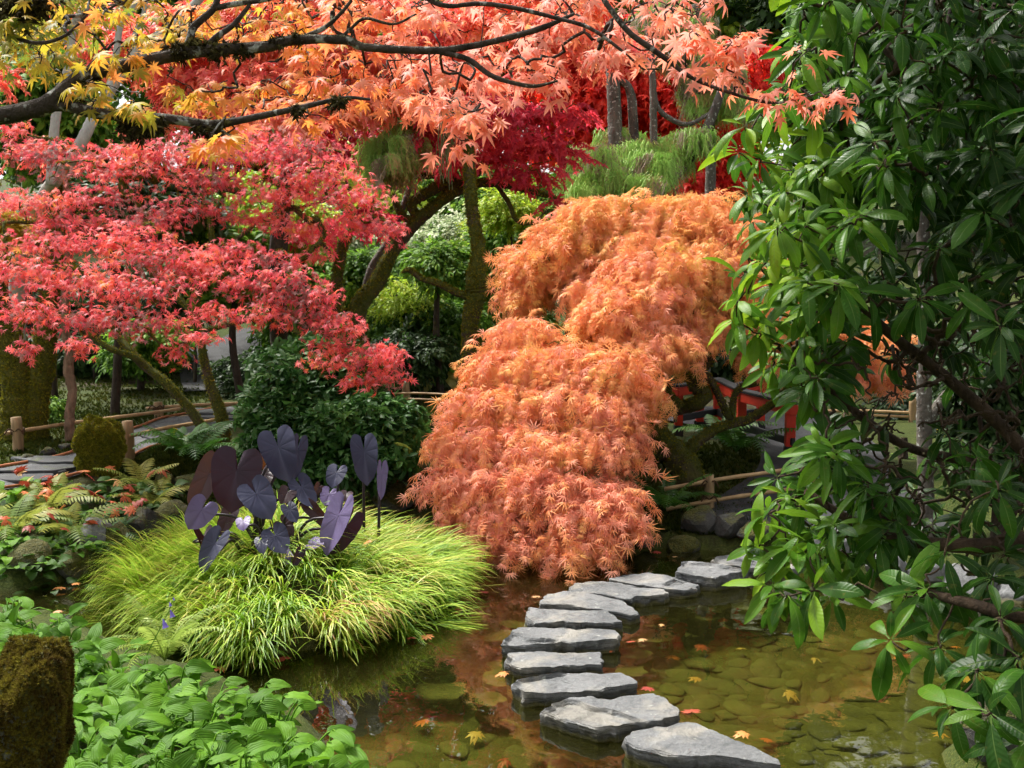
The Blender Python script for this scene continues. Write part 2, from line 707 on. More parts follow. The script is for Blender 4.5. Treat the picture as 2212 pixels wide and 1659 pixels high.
def leaf_mat(name, cols, trans=.4, rough=.45, spec=.35, nscale=.8, wr=.5, wn=.55, wl=.35, grad=None, vein=None, vcol=None, tgain=1.25, bump=0.0, blot=0.0, blotcol=(.25, .12, .03)):
    """colour from a ramp run by a random number per leaf, a drift through space and an optional drift along an axis"""
    t = NT(name)
    oi = t.n('ShaderNodeObjectInfo').outputs['Random']
    p = t.pos()
    nz = t.noise(p, nscale, 2.)
    f = t.math('MULTIPLY', t.math('SUBTRACT', oi, .5), wr)
    f = t.math('ADD', f, t.math('MULTIPLY', t.math('SUBTRACT', t.attr('rnd'), .5), wl))
    f = t.math('ADD', f, t.math('MULTIPLY', t.math('SUBTRACT', nz, .5), wn * 2.2))
    f = t.math('ADD', f, .5)
    if grad:
        ax, a, b, wg = grad
        sp = t.n('ShaderNodeSeparateXYZ')
        t.l(p, sp.inputs[0])
        mr = t.n('ShaderNodeMapRange')
        t.l(sp.outputs[ax], mr.inputs[0])
        mr.inputs[1].default_value, mr.inputs[2].default_value = a, b
        mr.inputs[3].default_value, mr.inputs[4].default_value = -wg, wg
        f = t.math('ADD', f, mr.outputs[0])
    c = t.ramp(t.math('MAXIMUM', t.math('MINIMUM', f, 1.), 0.), cols)
    c = t.mix(.35, c, t.mix(t.noise(p, 60, 2.), (0.55, .55, .55), (1.35, 1.35, 1.35)), 'MULTIPLY')
    nrm = None
    if vein:
        u, v = t.attr('lu'), t.attr('lv')
        au = t.math('ABSOLUTE', u)
        mid = t.math('SUBTRACT', 1., t.math('MULTIPLY', au, 11.), True)
        if vein == 'pinnate':
            w = t.math('SINE', t.math('MULTIPLY', t.math('SUBTRACT', v, t.math('MULTIPLY', au, .10)), 75.))
            ve = t.math('MULTIPLY', t.math('SUBTRACT', w, .86, True), 1.2)
            ht = t.math('ADD', t.math('MULTIPLY', w, .3), t.math('MULTIPLY', mid, -1.5))
        elif vein == 'parallel':
            w = t.math('SINE', t.math('MULTIPLY', u, 22.))
            ve = t.math('MULTIPLY', t.math('SUBTRACT', w, .8, True), .8)
            ht = t.math('MULTIPLY', w, .6)
            mid = t.math('MULTIPLY', mid, .5)
        else:   # palmate web
            w = t.math('SINE', t.math('MULTIPLY', v, 40.))
            ve = t.math('MULTIPLY', t.math('SUBTRACT', w, .9, True), 1.0)
            ht = t.math('MULTIPLY', mid, -1.)
        k = t.math('MAXIMUM', mid, t.math('MULTIPLY', ve, .45))
        c = t.mix(t.math('MULTIPLY', k, .6), c, vcol or (.35, .5, .15))
        if bump: nrm = t.bump(ht, bump, .004)
    if blot:
        b = t.ramp(t.noise(p, 38, 3.), [(.62, (0, 0, 0)), (.70, (1, 1, 1))])
        c = t.mix(t.math('MULTIPLY', b, blot), c, blotcol)
    sh = t.bsdf(c, rough, spec, nrm)
    tr = t.n('ShaderNodeBsdfTranslucent')
    g = t.n('ShaderNodeHueSaturation')
    g.inputs['Saturation'].default_value = 1.0
    g.inputs['Value'].default_value = tgain
    t.l(c, g.inputs['Color'])
    t.l(g.outputs[0], tr.inputs['Color'])
    mx = t.n('ShaderNodeMixShader')
    mx.inputs[0].default_value = trans
    t.l(sh, mx.inputs[1]); t.l(tr.outputs[0], mx.inputs[2])
    return t.done(mx.outputs[0])


def bark_mat(name, c1, c2, moss=0.0, mcol=((.06, .075, .012), (.14, .15, .025)), scale=14, lichen=0.0, bump=.8, updir=.6):
    t = NT(name)
    p = t.pos()
    mp = t.n('ShaderNodeMapping')
    t.l(p, mp.inputs['Vector'])
    mp.inputs['Scale'].default_value = (1, 1, .35)
    n1 = t.noise(mp.outputs[0], scale, 5., .65, .6)
    n2 = t.noise(p, scale * 4, 4., .6)
    c = t.ramp(n1, [(.3, c1), (.7, c2)])
    c = t.mix(.5, c, t.mix(n2, (.4, .4, .4), (1.6, 1.6, 1.6)), 'MULTIPLY')
    if lichen:
        lk = t.ramp(t.noise(p, 22, 3., .6), [(.60 - .25 * lichen, (0, 0, 0)), (.66 - .25 * lichen, (1, 1, 1))])
        c = t.mix(t.math('MULTIPLY', lk, .75), c, t.mix(n2, (.30, .31, .28), (.50, .50, .46)))
    ht = t.math('ADD', n1, t.math('MULTIPLY', n2, .5))
    if moss:
        ge = t.n('ShaderNodeNewGeometry')
        sp = t.n('ShaderNodeSeparateXYZ')
        t.l(ge.outputs['Normal'], sp.inputs[0])
        k = t.math('ADD', t.math('MULTIPLY', sp.outputs[2], updir), t.math('MULTIPLY', t.math('SUBTRACT', t.noise(p, 3.2, 4., .6), .5), 2.4))
        k = t.math('ADD', k, moss * 2 - 1)
        k = t.math('MULTIPLY', t.math('ADD', k, .2), 2.2, True)
        mc = t.ramp(t.noise(p, 55, 3., .7), [(.35, mcol[0]), (.68, mcol[1])])
        c = t.mix(k, c, mc)
        ht = t.math('ADD', ht, t.math('MULTIPLY', t.math('MULTIPLY', t.noise(p, 120, 2.), k), 1.2))
    return t.done(t.bsdf(c, .85, .2, t.bump(ht, bump, .035)))


def rock_mat(name, c1, c2, moss=0.0, scale=4., mcol=((.045, .055, .008), (.13, .12, .02)), water=False, crack=.6, rough=.75, updir=.55, layered=False):
    t = NT(name)
    p = t.pos()
    n1 = t.noise(p, scale, 6., .62, .3)
    n2 = t.noise(p, scale * 16, 5., .7)
    n3 = t.noise(p, scale * 70, 2., .6)
    c = t.ramp(t.math('ADD', t.math('MULTIPLY', n1, .65), t.math('MULTIPLY', n2, .35)), [(.33, c1), (.66, c2)])
    c = t.mix(.5, c, t.mix(n3, (.5, .5, .5), (1.5, 1.5, 1.5)), 'MULTIPLY')
    ht = t.math('ADD', t.math('MULTIPLY', n1, 1.2), t.math('ADD', t.math('MULTIPLY', n2, .5), t.math('MULTIPLY', n3, .14)))
    if layered:
        mp = t.n('ShaderNodeMapping')
        t.l(p, mp.inputs['Vector'])
        mp.inputs['Scale'].default_value = (1.2, 1.2, 16)
        mp.inputs['Rotation'].default_value = (.05, .08, .3)
        ly = t.noise(mp.outputs[0], 3.2, 4., .6, .7)
        ht = t.math('ADD', ht, t.math('MULTIPLY', ly, 1.3))
        st = t.ramp(t.noise(p, 2.3, 3., .6, 1.), [(.50, (0, 0, 0)), (.62, (1, 1, 1))])
        c = t.mix(t.math('MULTIPLY', st, .35), c, (.40, .36, .28))
        dk = t.ramp(t.noise(p, 9., 5., .7, .8), [(.54, (0, 0, 0)), (.66, (1, 1, 1))])
        c = t.mix(t.math('MULTIPLY', dk, .55), c, (.05, .055, .055))
        lk = t.ramp(t.noise(p, 26., 3., .6), [(.66, (0, 0, 0)), (.70, (1, 1, 1))])
        c = t.mix(t.math('MULTIPLY', lk, .5), c, (.42, .43, .38))
    sp = t.n('ShaderNodeSeparateXYZ')
    if moss:
        ge = t.n('ShaderNodeNewGeometry')
        t.l(ge.outputs['Normal'], sp.inputs[0])
        k = t.math('ADD', t.math('MULTIPLY', sp.outputs[2], updir), t.math('MULTIPLY', t.math('SUBTRACT', t.noise(p, 3.6, 4., .65), .5), 2.6))
        k = t.math('MULTIPLY', t.math('ADD', k, moss * 2 - .9), 2.4, True)
        mc = t.ramp(t.noise(p, 48, 4., .7), [(.33, mcol[0]), (.68, mcol[1])])
        c = t.mix(k, c, mc)
        ht = t.math('ADD', ht, t.math('MULTIPLY', t.math('MULTIPLY', t.noise(p, 90, 3.), k), 1.6))
    rg = rough
    if water:   # damp, algae-grown band at the waterline
        s2 = t.n('ShaderNodeSeparateXYZ')
        t.l(p, s2.inputs[0])
        h = t.math('ADD', s2.outputs[2], t.math('MULTIPLY', t.math('SUBTRACT', t.noise(p, 14, 4., .6), .5), .07))
        wet = t.math('SUBTRACT', 1., t.math('MULTIPLY', t.math('SUBTRACT', h, .028), 40.), True)
        c = t.mix(t.math('MULTIPLY', wet, .7), c, (.022, .022, .018))
        k = t.math('SUBTRACT', 1., t.math('MULTIPLY', t.math('SUBTRACT', h, .008), 50.), True)
        c = t.mix(t.math('MULTIPLY', k, .8), c, t.mix(n2, (.05, .045, .008), (.17, .15, .03)))
        rg = t.math('SUBTRACT', rough, t.math('MULTIPLY', k, .25))
    return t.done(t.bsdf(c, rg, .35, t.bump(ht, crack, .02)))


def plain_mat(name, c1, c2, scale=20, rough=.6, bump=.2, spec=.4, stretch=None):
    t = NT(name)
    p = t.objco()
    if stretch:
        mp = t.n('ShaderNodeMapping')
        t.l(p, mp.inputs['Vector'])
        mp.inputs['Scale'].default_value = stretch
        p = mp.outputs[0]
    n = t.noise(p, scale, 5., .65)
    c = t.ramp(n, [(.3, c1), (.7, c2)])
    return t.done(t.bsdf(c, rough, spec, t.bump(n, bump, .01)))


def ground_mat():
    t = NT('mossy_soil')
    p = t.pos()
    n1 = t.noise(p, .55, 5., .6)
    n2 = t.noise(p, 7., 5., .7)
    n3 = t.noise(p, 60., 3., .7)
    soil = t.ramp(n2, [(.3, (.022, .015, .008)), (.7, (.07, .048, .026))])
    moss = t.ramp(t.math('ADD', t.math('MULTIPLY', n3, .6), t.math('MULTIPLY', n2, .4)), [(.36, (.018, .030, .005)), (.52, (.045, .062, .009)), (.68, (.095, .10, .018))])
    k = t.ramp(t.math('ADD', t.math('MULTIPLY', n1, .7), t.math('MULTIPLY', n2, .3)), [(.36, (0, 0, 0)), (.50, (1, 1, 1))])
    c = t.mix(k, soil, moss)
    # under water: olive silt
    sp = t.n('ShaderNodeSeparateXYZ')
    t.l(p, sp.inputs[0])
    w = t.math('MULTIPLY', t.math('SUBTRACT', .03, sp.outputs[2]), 14., True)
    silt = t.ramp(n2, [(.3, (.036, .035, .009)), (.7, (.095, .090, .025))])
    c = t.mix(w, c, silt)
    ht = t.math('ADD', t.math('MULTIPLY', n2, 1.), t.math('MULTIPLY', n3, .6))
    return t.done(t.bsdf(c, .9, .2, t.bump(ht, .9, .03)))


def water_mat():
    t = NT('pond_water')
    p = t.pos()
    mp = t.n('ShaderNodeMapping')
    t.l(p, mp.inputs['Vector'])
    mp.inputs['Scale'].default_value = (1., .8, 1.)
    h = t.math('ADD', t.noise(mp.outputs[0], 2.2, 2., .5, .3), t.math('MULTIPLY', t.noise(mp.outputs[0], 9., 2., .5), .16))
    nr = t.bump(h, .10, .05)
    tr = t.n('ShaderNodeBsdfTransparent')
    tr.inputs[0].default_value = (.72, .76, .42, 1)
    gl = t.n('ShaderNodeBsdfGlossy')
    gl.inputs['Roughness'].default_value = .0
    gl.inputs['Color'].default_value = (1, 1, 1, 1)
    t.l(nr, gl.inputs['Normal'])
    fr = t.n('ShaderNodeFresnel')
    fr.inputs['IOR'].default_value = 1.36
    t.l(nr, fr.inputs['Normal'])
    mk = t.n('ShaderNodeMixShader')      # silt hanging in the water
    df = t.n('ShaderNodeBsdfDiffuse')
    df.inputs[0].default_value = (.13, .125, .030, 1)
    mk.inputs[0].default_value = .05
    t.l(tr.outputs[0], mk.inputs[1]); t.l(df.outputs[0], mk.inputs[2])
    mx = t.n('ShaderNodeMixShader')
    t.l(t.math('MULTIPLY', fr.outputs[0], 1.25, True), mx.inputs[0])
    t.l(mk.outputs[0], mx.inputs[1]); t.l(gl.outputs[0], mx.inputs[2])
    return t.done(mx.outputs[0])


M = {}
M['ground'] = ground_mat()
M['water'] = water_mat()
M['slate'] = rock_mat('slate', (.07, .075, .078), (.23, .233, .233), 0, 3.4, water=True, crack=1.0, rough=.72, layered=True)
M['rock'] = rock_mat('dark_rock', (.018, .018, .017), (.075, .073, .068), .40, 3.4, crack=1., water=True)
M['rock_pale'] = rock_mat('pale_rock', (.10, .105, .11), (.28, .28, .275), .20, 3.2, crack=1., water=True)
M['rock_moss'] = rock_mat('mossy_rock', (.06, .06, .055), (.18, .18, .17), .66, 3.0, crack=1.)
M['moss_dome'] = rock_mat('moss_cushion', (.10, .10, .09), (.25, .25, .24), .88, 2.0, crack=1.2, mcol=((.07, .08, .008), (.19, .18, .02)), updir=.35)
M['cobble'] = rock_mat('pond_cobble', (.042, .041, .011), (.105, .10, .03), 0, 4.0, crack=.6, rough=.85)
M['paving'] = rock_mat('paving_slate', (.024, .026, .028), (.062, .065, .068), .12, 2.4, crack=.5, rough=.6, mcol=((.04, .055, .01), (.08, .10, .02)))
M['gravel'] = rock_mat('gravel_grey', (.05, .052, .055), (.22, .225, .23), 0, 30., crack=1.)
M['asphalt'] = rock_mat('path_surface', (.020, .020, .022), (.048, .048, .05), 0, 8., crack=.35, rough=.85)
M['bamboo'] = plain_mat('bamboo_pole', (.27, .16, .07), (.50, .34, .17), 9, .5, .15, .4, (1, 1, 1))
M['post'] = plain_mat('weathered_post', (.13, .085, .045), (.40, .27, .14), 14, .75, .5, .3, (1, 1, .12))
M['rope'] = plain_mat('palm_rope', (.035, .02, .012), (.13, .075, .04), 60, .9, .8, .2)
M['red'] = plain_mat('vermilion_paint', (.40, .018, .008), (.58, .04, .015), 7, .45, .1, .45)
M['black'] = plain_mat('black_paint', (.008, .008, .010), (.02, .02, .022), 7, .5, .1, .4)
M['edging'] = plain_mat('rusty_edging', (.26, .085, .03), (.42, .16, .07), 10, .75, .2, .3)
M['tag_yellow'] = plain_mat('yellow_tag', (.50, .38, .03), (.62, .48, .05), 9, .5, .0)
M['tag_white'] = plain_mat('white_tag', (.70, .70, .70), (.80, .80, .80), 9, .5, .0)

M['bark_dark'] = bark_mat('maple_bark', (.022, .016, .012), (.08, .06, .045), .30)
M['bark_over'] = bark_mat('overhanging_bark', (.018, .013, .010), (.085, .066, .052), .20, lichen=.12, mcol=((.03, .03, .008), (.10, .09, .02)))
M['bark_moss'] = bark_mat('mossy_bark', (.035, .022, .015), (.12, .085, .055), .56, updir=.35)
M['bark_moss2'] = bark_mat('very_mossy_bark', (.04, .026, .018), (.12, .09, .06), .74, updir=.25, mcol=((.055, .06, .008), (.17, .155, .022)))
M['bark_silver'] = bark_mat('silver_bark', (.17, .17, .165), (.60, .60, .585), .10, lichen=1., scale=10, bump=.5)
M['bark_grey'] = bark_mat('grey_bark', (.045, .038, .033), (.15, .132, .11), .10, lichen=.05, scale=9)
M['bark_twig'] = bark_mat('rhododendron_bark', (.018, .012, .008), (.085, .056, .034), .06, scale=18, bump=.5)
M['bark_brown'] = bark_mat('peeling_bark', (.09, .05, .03), (.30, .19, .125), .2, scale=12)

R_ = dict
M['over'] = leaf_mat('overhanging_leaf', [(.15, .20, .025), (.46, .36, .03), (.80, .34, .06), (.86, .26, .11), (.86, .26, .15), (.84, .34, .27)], .52, .5, .25, 1.3, .42, .36, .1, ('X', -1.7, -.1, .44), vein='web', vcol=(.7, .3, .05), blot=.25)
M['pink'] = leaf_mat('pink_maple_leaf', [(.34, .17, .15), (.54, .10, .11), (.74, .09, .135), (.85, .13, .085), (.83, .20, .245), (.86, .17, .08), (.87, .33, .35), (.87, .23, .09), (.89, .48, .11)], .42, .5, .25, 2.1, .60, .85, .3)
M['coral'] = leaf_mat('coral_maple_leaf', [(.74, .10, .11), (.86, .16, .15), (.90, .26, .16), (.90, .36, .18), (.90, .46, .14)], .5, .45, .4, .8, .4, .5, .4)
M['crimson'] = leaf_mat('crimson_maple_leaf', [(.42, .03, .06), (.62, .045, .09), (.76, .07, .10), (.84, .12, .12)], .55, .5, .25, 1.0, .4, .5, .4)
M['scarlet'] = leaf_mat('scarlet_maple_leaf', [(.50, .02, .02), (.70, .035, .03), (.82, .06, .03), (.86, .11, .05)], .5, .5, .25, 1.2, .4, .5, .4)
M['lace'] = leaf_mat('laceleaf_maple_leaf', [(.81, .30, .20), (.88, .40, .26), (.88, .36, .145), (.88, .44, .165), (.86, .48, .135), (.66, .42, .085)], .33, .5, .25, 1.1, .40, .45, .45, ('Z', .2, 3.6, .18))
M['rhodo'] = leaf_mat('rhododendron_leaf', [(.014, .046, .005), (.024, .080, .007), (.048, .135, .010), (.11, .23, .014), (.26, .40, .018)], .36, .36, .17, 1.0, .50, .35, .25, ('X', .8, 1.8, -.40), vein='pinnate', vcol=(.16, .25, .06), bump=.2, blot=.3, blotcol=(.20, .15, .03))  # lit left edge and dark inside put into leaf colour, with paler young growth
M['hosta'] = leaf_mat('hosta_leaf', [(.045, .12, .008), (.085, .21, .012), (.14, .30, .018), (.23, .41, .03)], .36, .5, .16, 2.0, .55, .35, .3, vein='parallel', vcol=(.14, .32, .03), bump=.3, blot=.08)
M['shrub_dark'] = leaf_mat('glossy_shrub_leaf', [(.018, .058, .014), (.036, .105, .022), (.06, .15, .03), (.11, .22, .05)], .26, .45, .22, 2.2, .4, .4, .6)
M['green'] = leaf_mat('green_shrub_leaf', [(.03, .075, .010), (.06, .14, .016), (.15, .29, .03), (.28, .43, .05)], .44, .55, .2, .6, .35, .55, .5)
M['deep'] = leaf_mat('deep_green_leaf', [(.010, .028, .007), (.022, .05, .012), (.042, .085, .018), (.075, .13, .025)], .3, .5, .25, .7, .35, .5, .5)
M['lime'] = leaf_mat('lime_leaf', [(.16, .28, .02), (.30, .44, .03), (.44, .56, .05), (.60, .56, .07)], .42, .45, .35, .8, .35, .5, .5)
M['varieg'] = leaf_mat('variegated_leaf', [(.14, .24, .07), (.42, .50, .26), (.66, .70, .48), (.82, .84, .68)], .3, .45, .35, .9, .45, .5, .8)
M['gold'] = leaf_mat('gold_leaf', [(.30, .26, .02), (.55, .40, .03), (.70, .50, .04)], .4, .45, .35, 1.0, .4, .4, .5)
M['thread'] = leaf_mat('thread_cypress', [(.50, .28, .14), (.30, .38, .09), (.26, .48, .09), (.38, .60, .13), (.50, .68, .18)], .25, .55, .25, 1.3, .3, .75, .5)
M['thread_dead'] = leaf_mat('dry_thread', [(.22, .15, .09), (.36, .27, .18), (.42, .36, .27)], .2, .6, .2, 1.0, .4, .5, .6)
M['fern'] = leaf_mat('fern_frond', [(.03, .09, .012), (.06, .16, .02), (.12, .25, .04)], .36, .45, .35, 1.2, .6, .3, .3)
M['fern_gold'] = leaf_mat('yellowing_fern', [(.14, .22, .04), (.32, .34, .06), (.48, .40, .10)], .36, .5, .3, 1.2, .6, .3, .3)
M['fern_pale'] = leaf_mat('maidenhair', [(.20, .30, .05), (.32, .42, .08), (.44, .52, .10)], .36, .5, .3, 2., .5, .3, .4)
M['sedge'] = leaf_mat('sedge_blade', [(.06, .15, .008), (.15, .30, .014), (.26, .43, .024), (.38, .53, .04), (.54, .55, .10), (.46, .26, .08)], .34, .45, .35, 1.6, 0., .40, .85)
M['moss_tuft'] = leaf_mat('moss_tuft', [(.08, .09, .008), (.17, .17, .014), (.28, .26, .025), (.36, .28, .04)], .3, .8, .1, 4., .5, .6, .5)
M['moss_brown'] = leaf_mat('brown_moss', [(.05, .03, .008), (.09, .065, .010), (.14, .115, .015), (.20, .18, .02)], .3, .8, .1, 6., .5, .9, .5)
M['moss_lawn'] = leaf_mat('lawn_moss', [(.013, .024, .003), (.03, .046, .005), (.055, .068, .008), (.08, .076, .012)], .3, .8, .1, 1.5, .5, .7, .5)
M['moss_dark'] = leaf_mat('dark_lichen', [(.015, .012, .006), (.05, .04, .015), (.12, .11, .035)], .2, .8, .1, 9., .6, .4, .5)
M['lichen'] = leaf_mat('hanging_lichen', [(.16, .17, .08), (.26, .27, .14)], .3, .8, .1, 4., .5, .6, .5)
M['fallen'] = leaf_mat('fallen_leaf', [(.35, .05, .03), (.55, .12, .04), (.65, .25, .06), (.60, .38, .14), (.55, .15, .10)], .2, .5, .4, 1.2, 1.0, .3, .2)
M['flower'] = leaf_mat('violet_flower', [(.14, .10, .42), (.24, .18, .58)], .3, .5, .3, 9., .3, .3, .3)
M['hosta_yellow'] = leaf_mat('yellowing_hosta', [(.20, .24, .05), (.50, .36, .06), (.62, .42, .10)], .3, .4, .4, 3., 1., .3, .3, vein='parallel', vcol=(.5, .45, .15), bump=.4)


def taro_mat(name, top, top2, back, vcol, tr=(.30, .012, .01), trans=.20):
    t = NT(name)
    p = t.pos()
    u, v = t.attr('lu'), t.attr('lv')
    oi = t.n('ShaderNodeObjectInfo').outputs['Random']
    c = t.mix(t.math('ADD', t.math('MULTIPLY', t.noise(p, 9, 4., .6), .7), t.math('MULTIPLY', oi, .35)), top, top2)
    bk = t.mix(t.noise(p, 14, 4., .6), back, tuple(x * 1.5 for x in back))
    ve = t.math('POWER', t.math('ABSOLUTE', t.math('COSINE', t.math('MULTIPLY', t.math('ADD', u, t.math('MULTIPLY', t.noise(p, 7., 2.), .05)), 3.14159 * 4.))), 14.0)
    mid = t.math('SUBTRACT', 1., t.math('MULTIPLY', t.math('ABSOLUTE', u), 16.), True)
    k = t.math('MAXIMUM', t.math('MULTIPLY', mid, .7), t.math('MULTIPLY', ve, .10))
    c = t.mix(t.math('MULTIPLY', k, .45), c, vcol)
    bk = t.mix(t.math('MULTIPLY', k, .7), bk, tuple(x * .25 for x in back))
    ge = t.n('ShaderNodeNewGeometry')
    c = t.mix(ge.outputs['Backfacing'], c, bk)
    ht = t.math('ADD', t.math('MULTIPLY', ve, -.5), t.math('MULTIPLY', t.noise(p, 26, 3.), .7))
    sh = t.bsdf(c, .42, .32, t.bump(ht, .22, .014))
    trn = t.n('ShaderNodeBsdfTranslucent')
    trn.inputs[0].default_value = (*tr, 1)
    mx = t.n('ShaderNodeMixShader')
    mx.inputs[0].default_value = trans
    t.l(sh, mx.inputs[1]); t.l(trn.outputs[0], mx.inputs[2])
    return t.done(mx.outputs[0])


M['taro_slate'] = taro_mat('slate_violet_taro', (.014, .016, .036), (.042, .044, .092), (.10, .085, .17), (.12, .12, .20), (.06, .02, .05), .08)
M['taro_wine'] = taro_mat('wine_black_taro', (.010, .003, .011), (.024, .007, .020), (.05, .02, .05), (.06, .05, .09), (.12, .004, .014), .07)
M['taro_olive'] = taro_mat('olive_brown_taro', (.022, .010, .018), (.040, .018, .026), (.05, .026, .022), (.010, .006, .006), (.14, .045, .012), .26)
M['taro_lilac'] = taro_mat('lilac_back_taro', (.10, .075, .17), (.19, .145, .29), (.10, .075, .16), (.05, .03, .08), (.06, .02, .05), .08)
M['taro_stem'] = plain_mat('taro_stem', (.010, .006, .010), (.03, .015, .022), 20, .4, .1)

# ------------------------------------------------------------------ ground, pond
_pond_px = [(2500, 1455), (2500, 1312), (2212, 1292), (1950, 1256), (1780, 1238), (1690, 1222), (1600, 1198), (1480, 1186), (1350, 1194), (1200, 1200), (1050, 1190), (900, 1168), (700, 1162),
            (480, 1166), (340, 1172), (250, 1203), (215, 1232), (110, 1268), (-60, 1290), (-60, 1330), (130, 1345), (250, 1405), (440, 1462), (600, 1520), (700, 1590), (760, 1680)]
POND = [tuple(G(x, y, 0)[:2]) for x, y in _pond_px] + [(-.45, 3.4), (.1, 2.4), (1.3, 2.5), (1.7, 3.6)] + [tuple(G(x, y, 0)[:2]) for x, y in [(2060, 1640), (2150, 1545), (2260, 1480)]]
POND = np.array(POND)


def poly_sd(q, poly):
    """signed distance to a closed outline, negative inside"""
    q = np.asarray(q, float)
    d = np.full(len(q), 1e9)
    ins = np.zeros(len(q), bool)
    n = len(poly)
    for i in range(n):
        a, b = poly[i], poly[(i + 1) % n]
        e = b - a
        w = q - a
        t = np.clip((w @ e) / max(e @ e, 1e-9), 0, 1)
        d = np.minimum(d, np.linalg.norm(w - t[:, None] * e, axis=1))
        c = ((a[1] > q[:, 1]) != (b[1] > q[:, 1]))
        x = a[0] + (q[:, 1] - a[1]) * e[0] / (e[1] if abs(e[1]) > 1e-9 else 1e-9)
        ins ^= c & (q[:, 0] < x)
    return np.where(ins, -d, d)


def heights(x, y):
    x, y = np.asarray(x, float).ravel(), np.asarray(y, float).ravel()
    q = np.stack([x, y], 1)
    sd = poly_sd(q, POND) + .07 * wob(np.stack([x, y, 0 * x], 1), 2.4, 2.)
    out = -.34 + smooth01((sd + .30) / .42) * .44 + .34 * smooth01((sd - .08) / 1.7)
    back = np.maximum(0, y - 17.)
    out = out + back * .17 * smooth01(back / 6)
    out = np.where(y > 60, np.minimum(out, 8.), np.minimum(out, 7.))
    p3 = np.stack([x, y, 0 * x], 1)
    out = out + np.where(sd > .1, .05 * wob(p3, .9, 1.) * smooth01(sd / 1.5), .02 * wob(p3, 3., 5.))
    return out


def H(x, y):
    return float(heights([x], [y])[0])


def on_ground(x, y, z0=.42):
    """where the line of sight of a picture position meets the ground"""
    z = z0
    for _ in range(12):
        p = G(x, y, z)
        z = .5 * z + .5 * H(p[0], p[1])
    p = G(x, y, z)
    return np.array([p[0], p[1], H(p[0], p[1])])


def build_ground():
    xs = np.concatenate([[-400, -150, -60, -30, -16], np.arange(-12, 12.01, .11), [16, 30, 60, 150, 400]])
    ys = np.concatenate([[-400, -100, -30, -8, -2], np.arange(0, 13, .10), np.arange(13, 30.1, .5), [35, 45, 60, 100, 200, 500]])
    X, Y = np.meshgrid(xs, ys)
    Z = heights(X, Y).reshape(X.shape)
    nx, ny = len(xs), len(ys)
    V = np.stack([X.ravel(), Y.ravel(), Z.ravel()], 1)
    i, j = np.meshgrid(np.arange(nx - 1), np.arange(ny - 1))
    a = (j * nx + i).ravel()
    F = np.stack([a, a + 1, a + nx + 1, a + nx], 1)
    g = obj('ground', raw_mesh('ground', V, [F], None, M['ground']))
    tag(g, kind='structure')
    # the sheet of water, cut to the bays of the pond
    xs = np.linspace(-9, 9, 40); ys = np.linspace(1.5, 10.5, 30)
    X, Y = np.meshgrid(xs, ys)
    V = np.stack([X.ravel(), Y.ravel(), 0 * X.ravel()], 1)
    i, j = np.meshgrid(np.arange(39), np.arange(29))
    a = (j * 40 + i).ravel()
    F = np.stack([a, a + 1, a + 41, a + 40], 1)
    c = V[F].mean(1)
    F = F[poly_sd(c[:, :2], POND) < .75]
    w = obj('pond_water', raw_mesh('pond_water', V, [F], None, M['water']))
    tag(w, kind='structure')
    return g, w


GROUND, WATER = build_ground()


# ------------------------------------------------------------------ stone shapes
def rock_data(size, seed, sub=3, planes=9, rough=.10, flat_top=None, box=0.0, taper=0.0):
    bm = bmesh.new()
    bmesh.ops.create_icosphere(bm, subdivisions=sub, radius=1.0)
    V = np.array([v.co[:] for v in bm.verts])
    F = np.array([[v.index for v in f.verts] for f in bm.faces])
    bm.free()
    if box:      # a blockier ball
        V = V / (np.sum(np.abs(V) ** box, 1) ** (1 / box))[:, None]
    if taper:
        V[:, :2] *= (1 - taper * np.clip(V[:, 2:] + .1, 0, 1))
    rs = np.random.default_rng(seed)
    for _ in range(planes):
        n = unit(rs.normal(0, 1, 3))
        h = rs.uniform(.60, .88)
        k = V @ n - h
        V = V - np.maximum(k, 0)[:, None] * n * .93
    V = V * (1 + rough * wob(V, 1.7, seed)[:, None] + .35 * rough * wob(V, 5.3, seed + 3)[:, None])
    if flat_top is not None:
        V[:, 2] = np.minimum(V[:, 2], flat_top + .05 * wob(V, 4, seed))
    return V * np.asarray(size), [F], np.zeros((len(V), 3))


def rock(name, loc, size, seed, mat, label, cat='rock', group=None, rz=None, sink=.25, **kw):
    V, F, A = rock_data(size, seed, **kw)
    o = obj(name, raw_mesh(name, V, F, None, M[mat], smooth=kw.get('sub', 3) > 3 or kw.get('planes', 9) == 0))
    z = loc[2] if len(loc) > 2 else H(loc[0], loc[1])
    o.location = (loc[0], loc[1], z + size[2] * (1 - 2 * sink))
    o.rotation_euler = (0, 0, rng.uniform(0, 6.28) if rz is None else rz)
    return tag(o, label, cat, group)


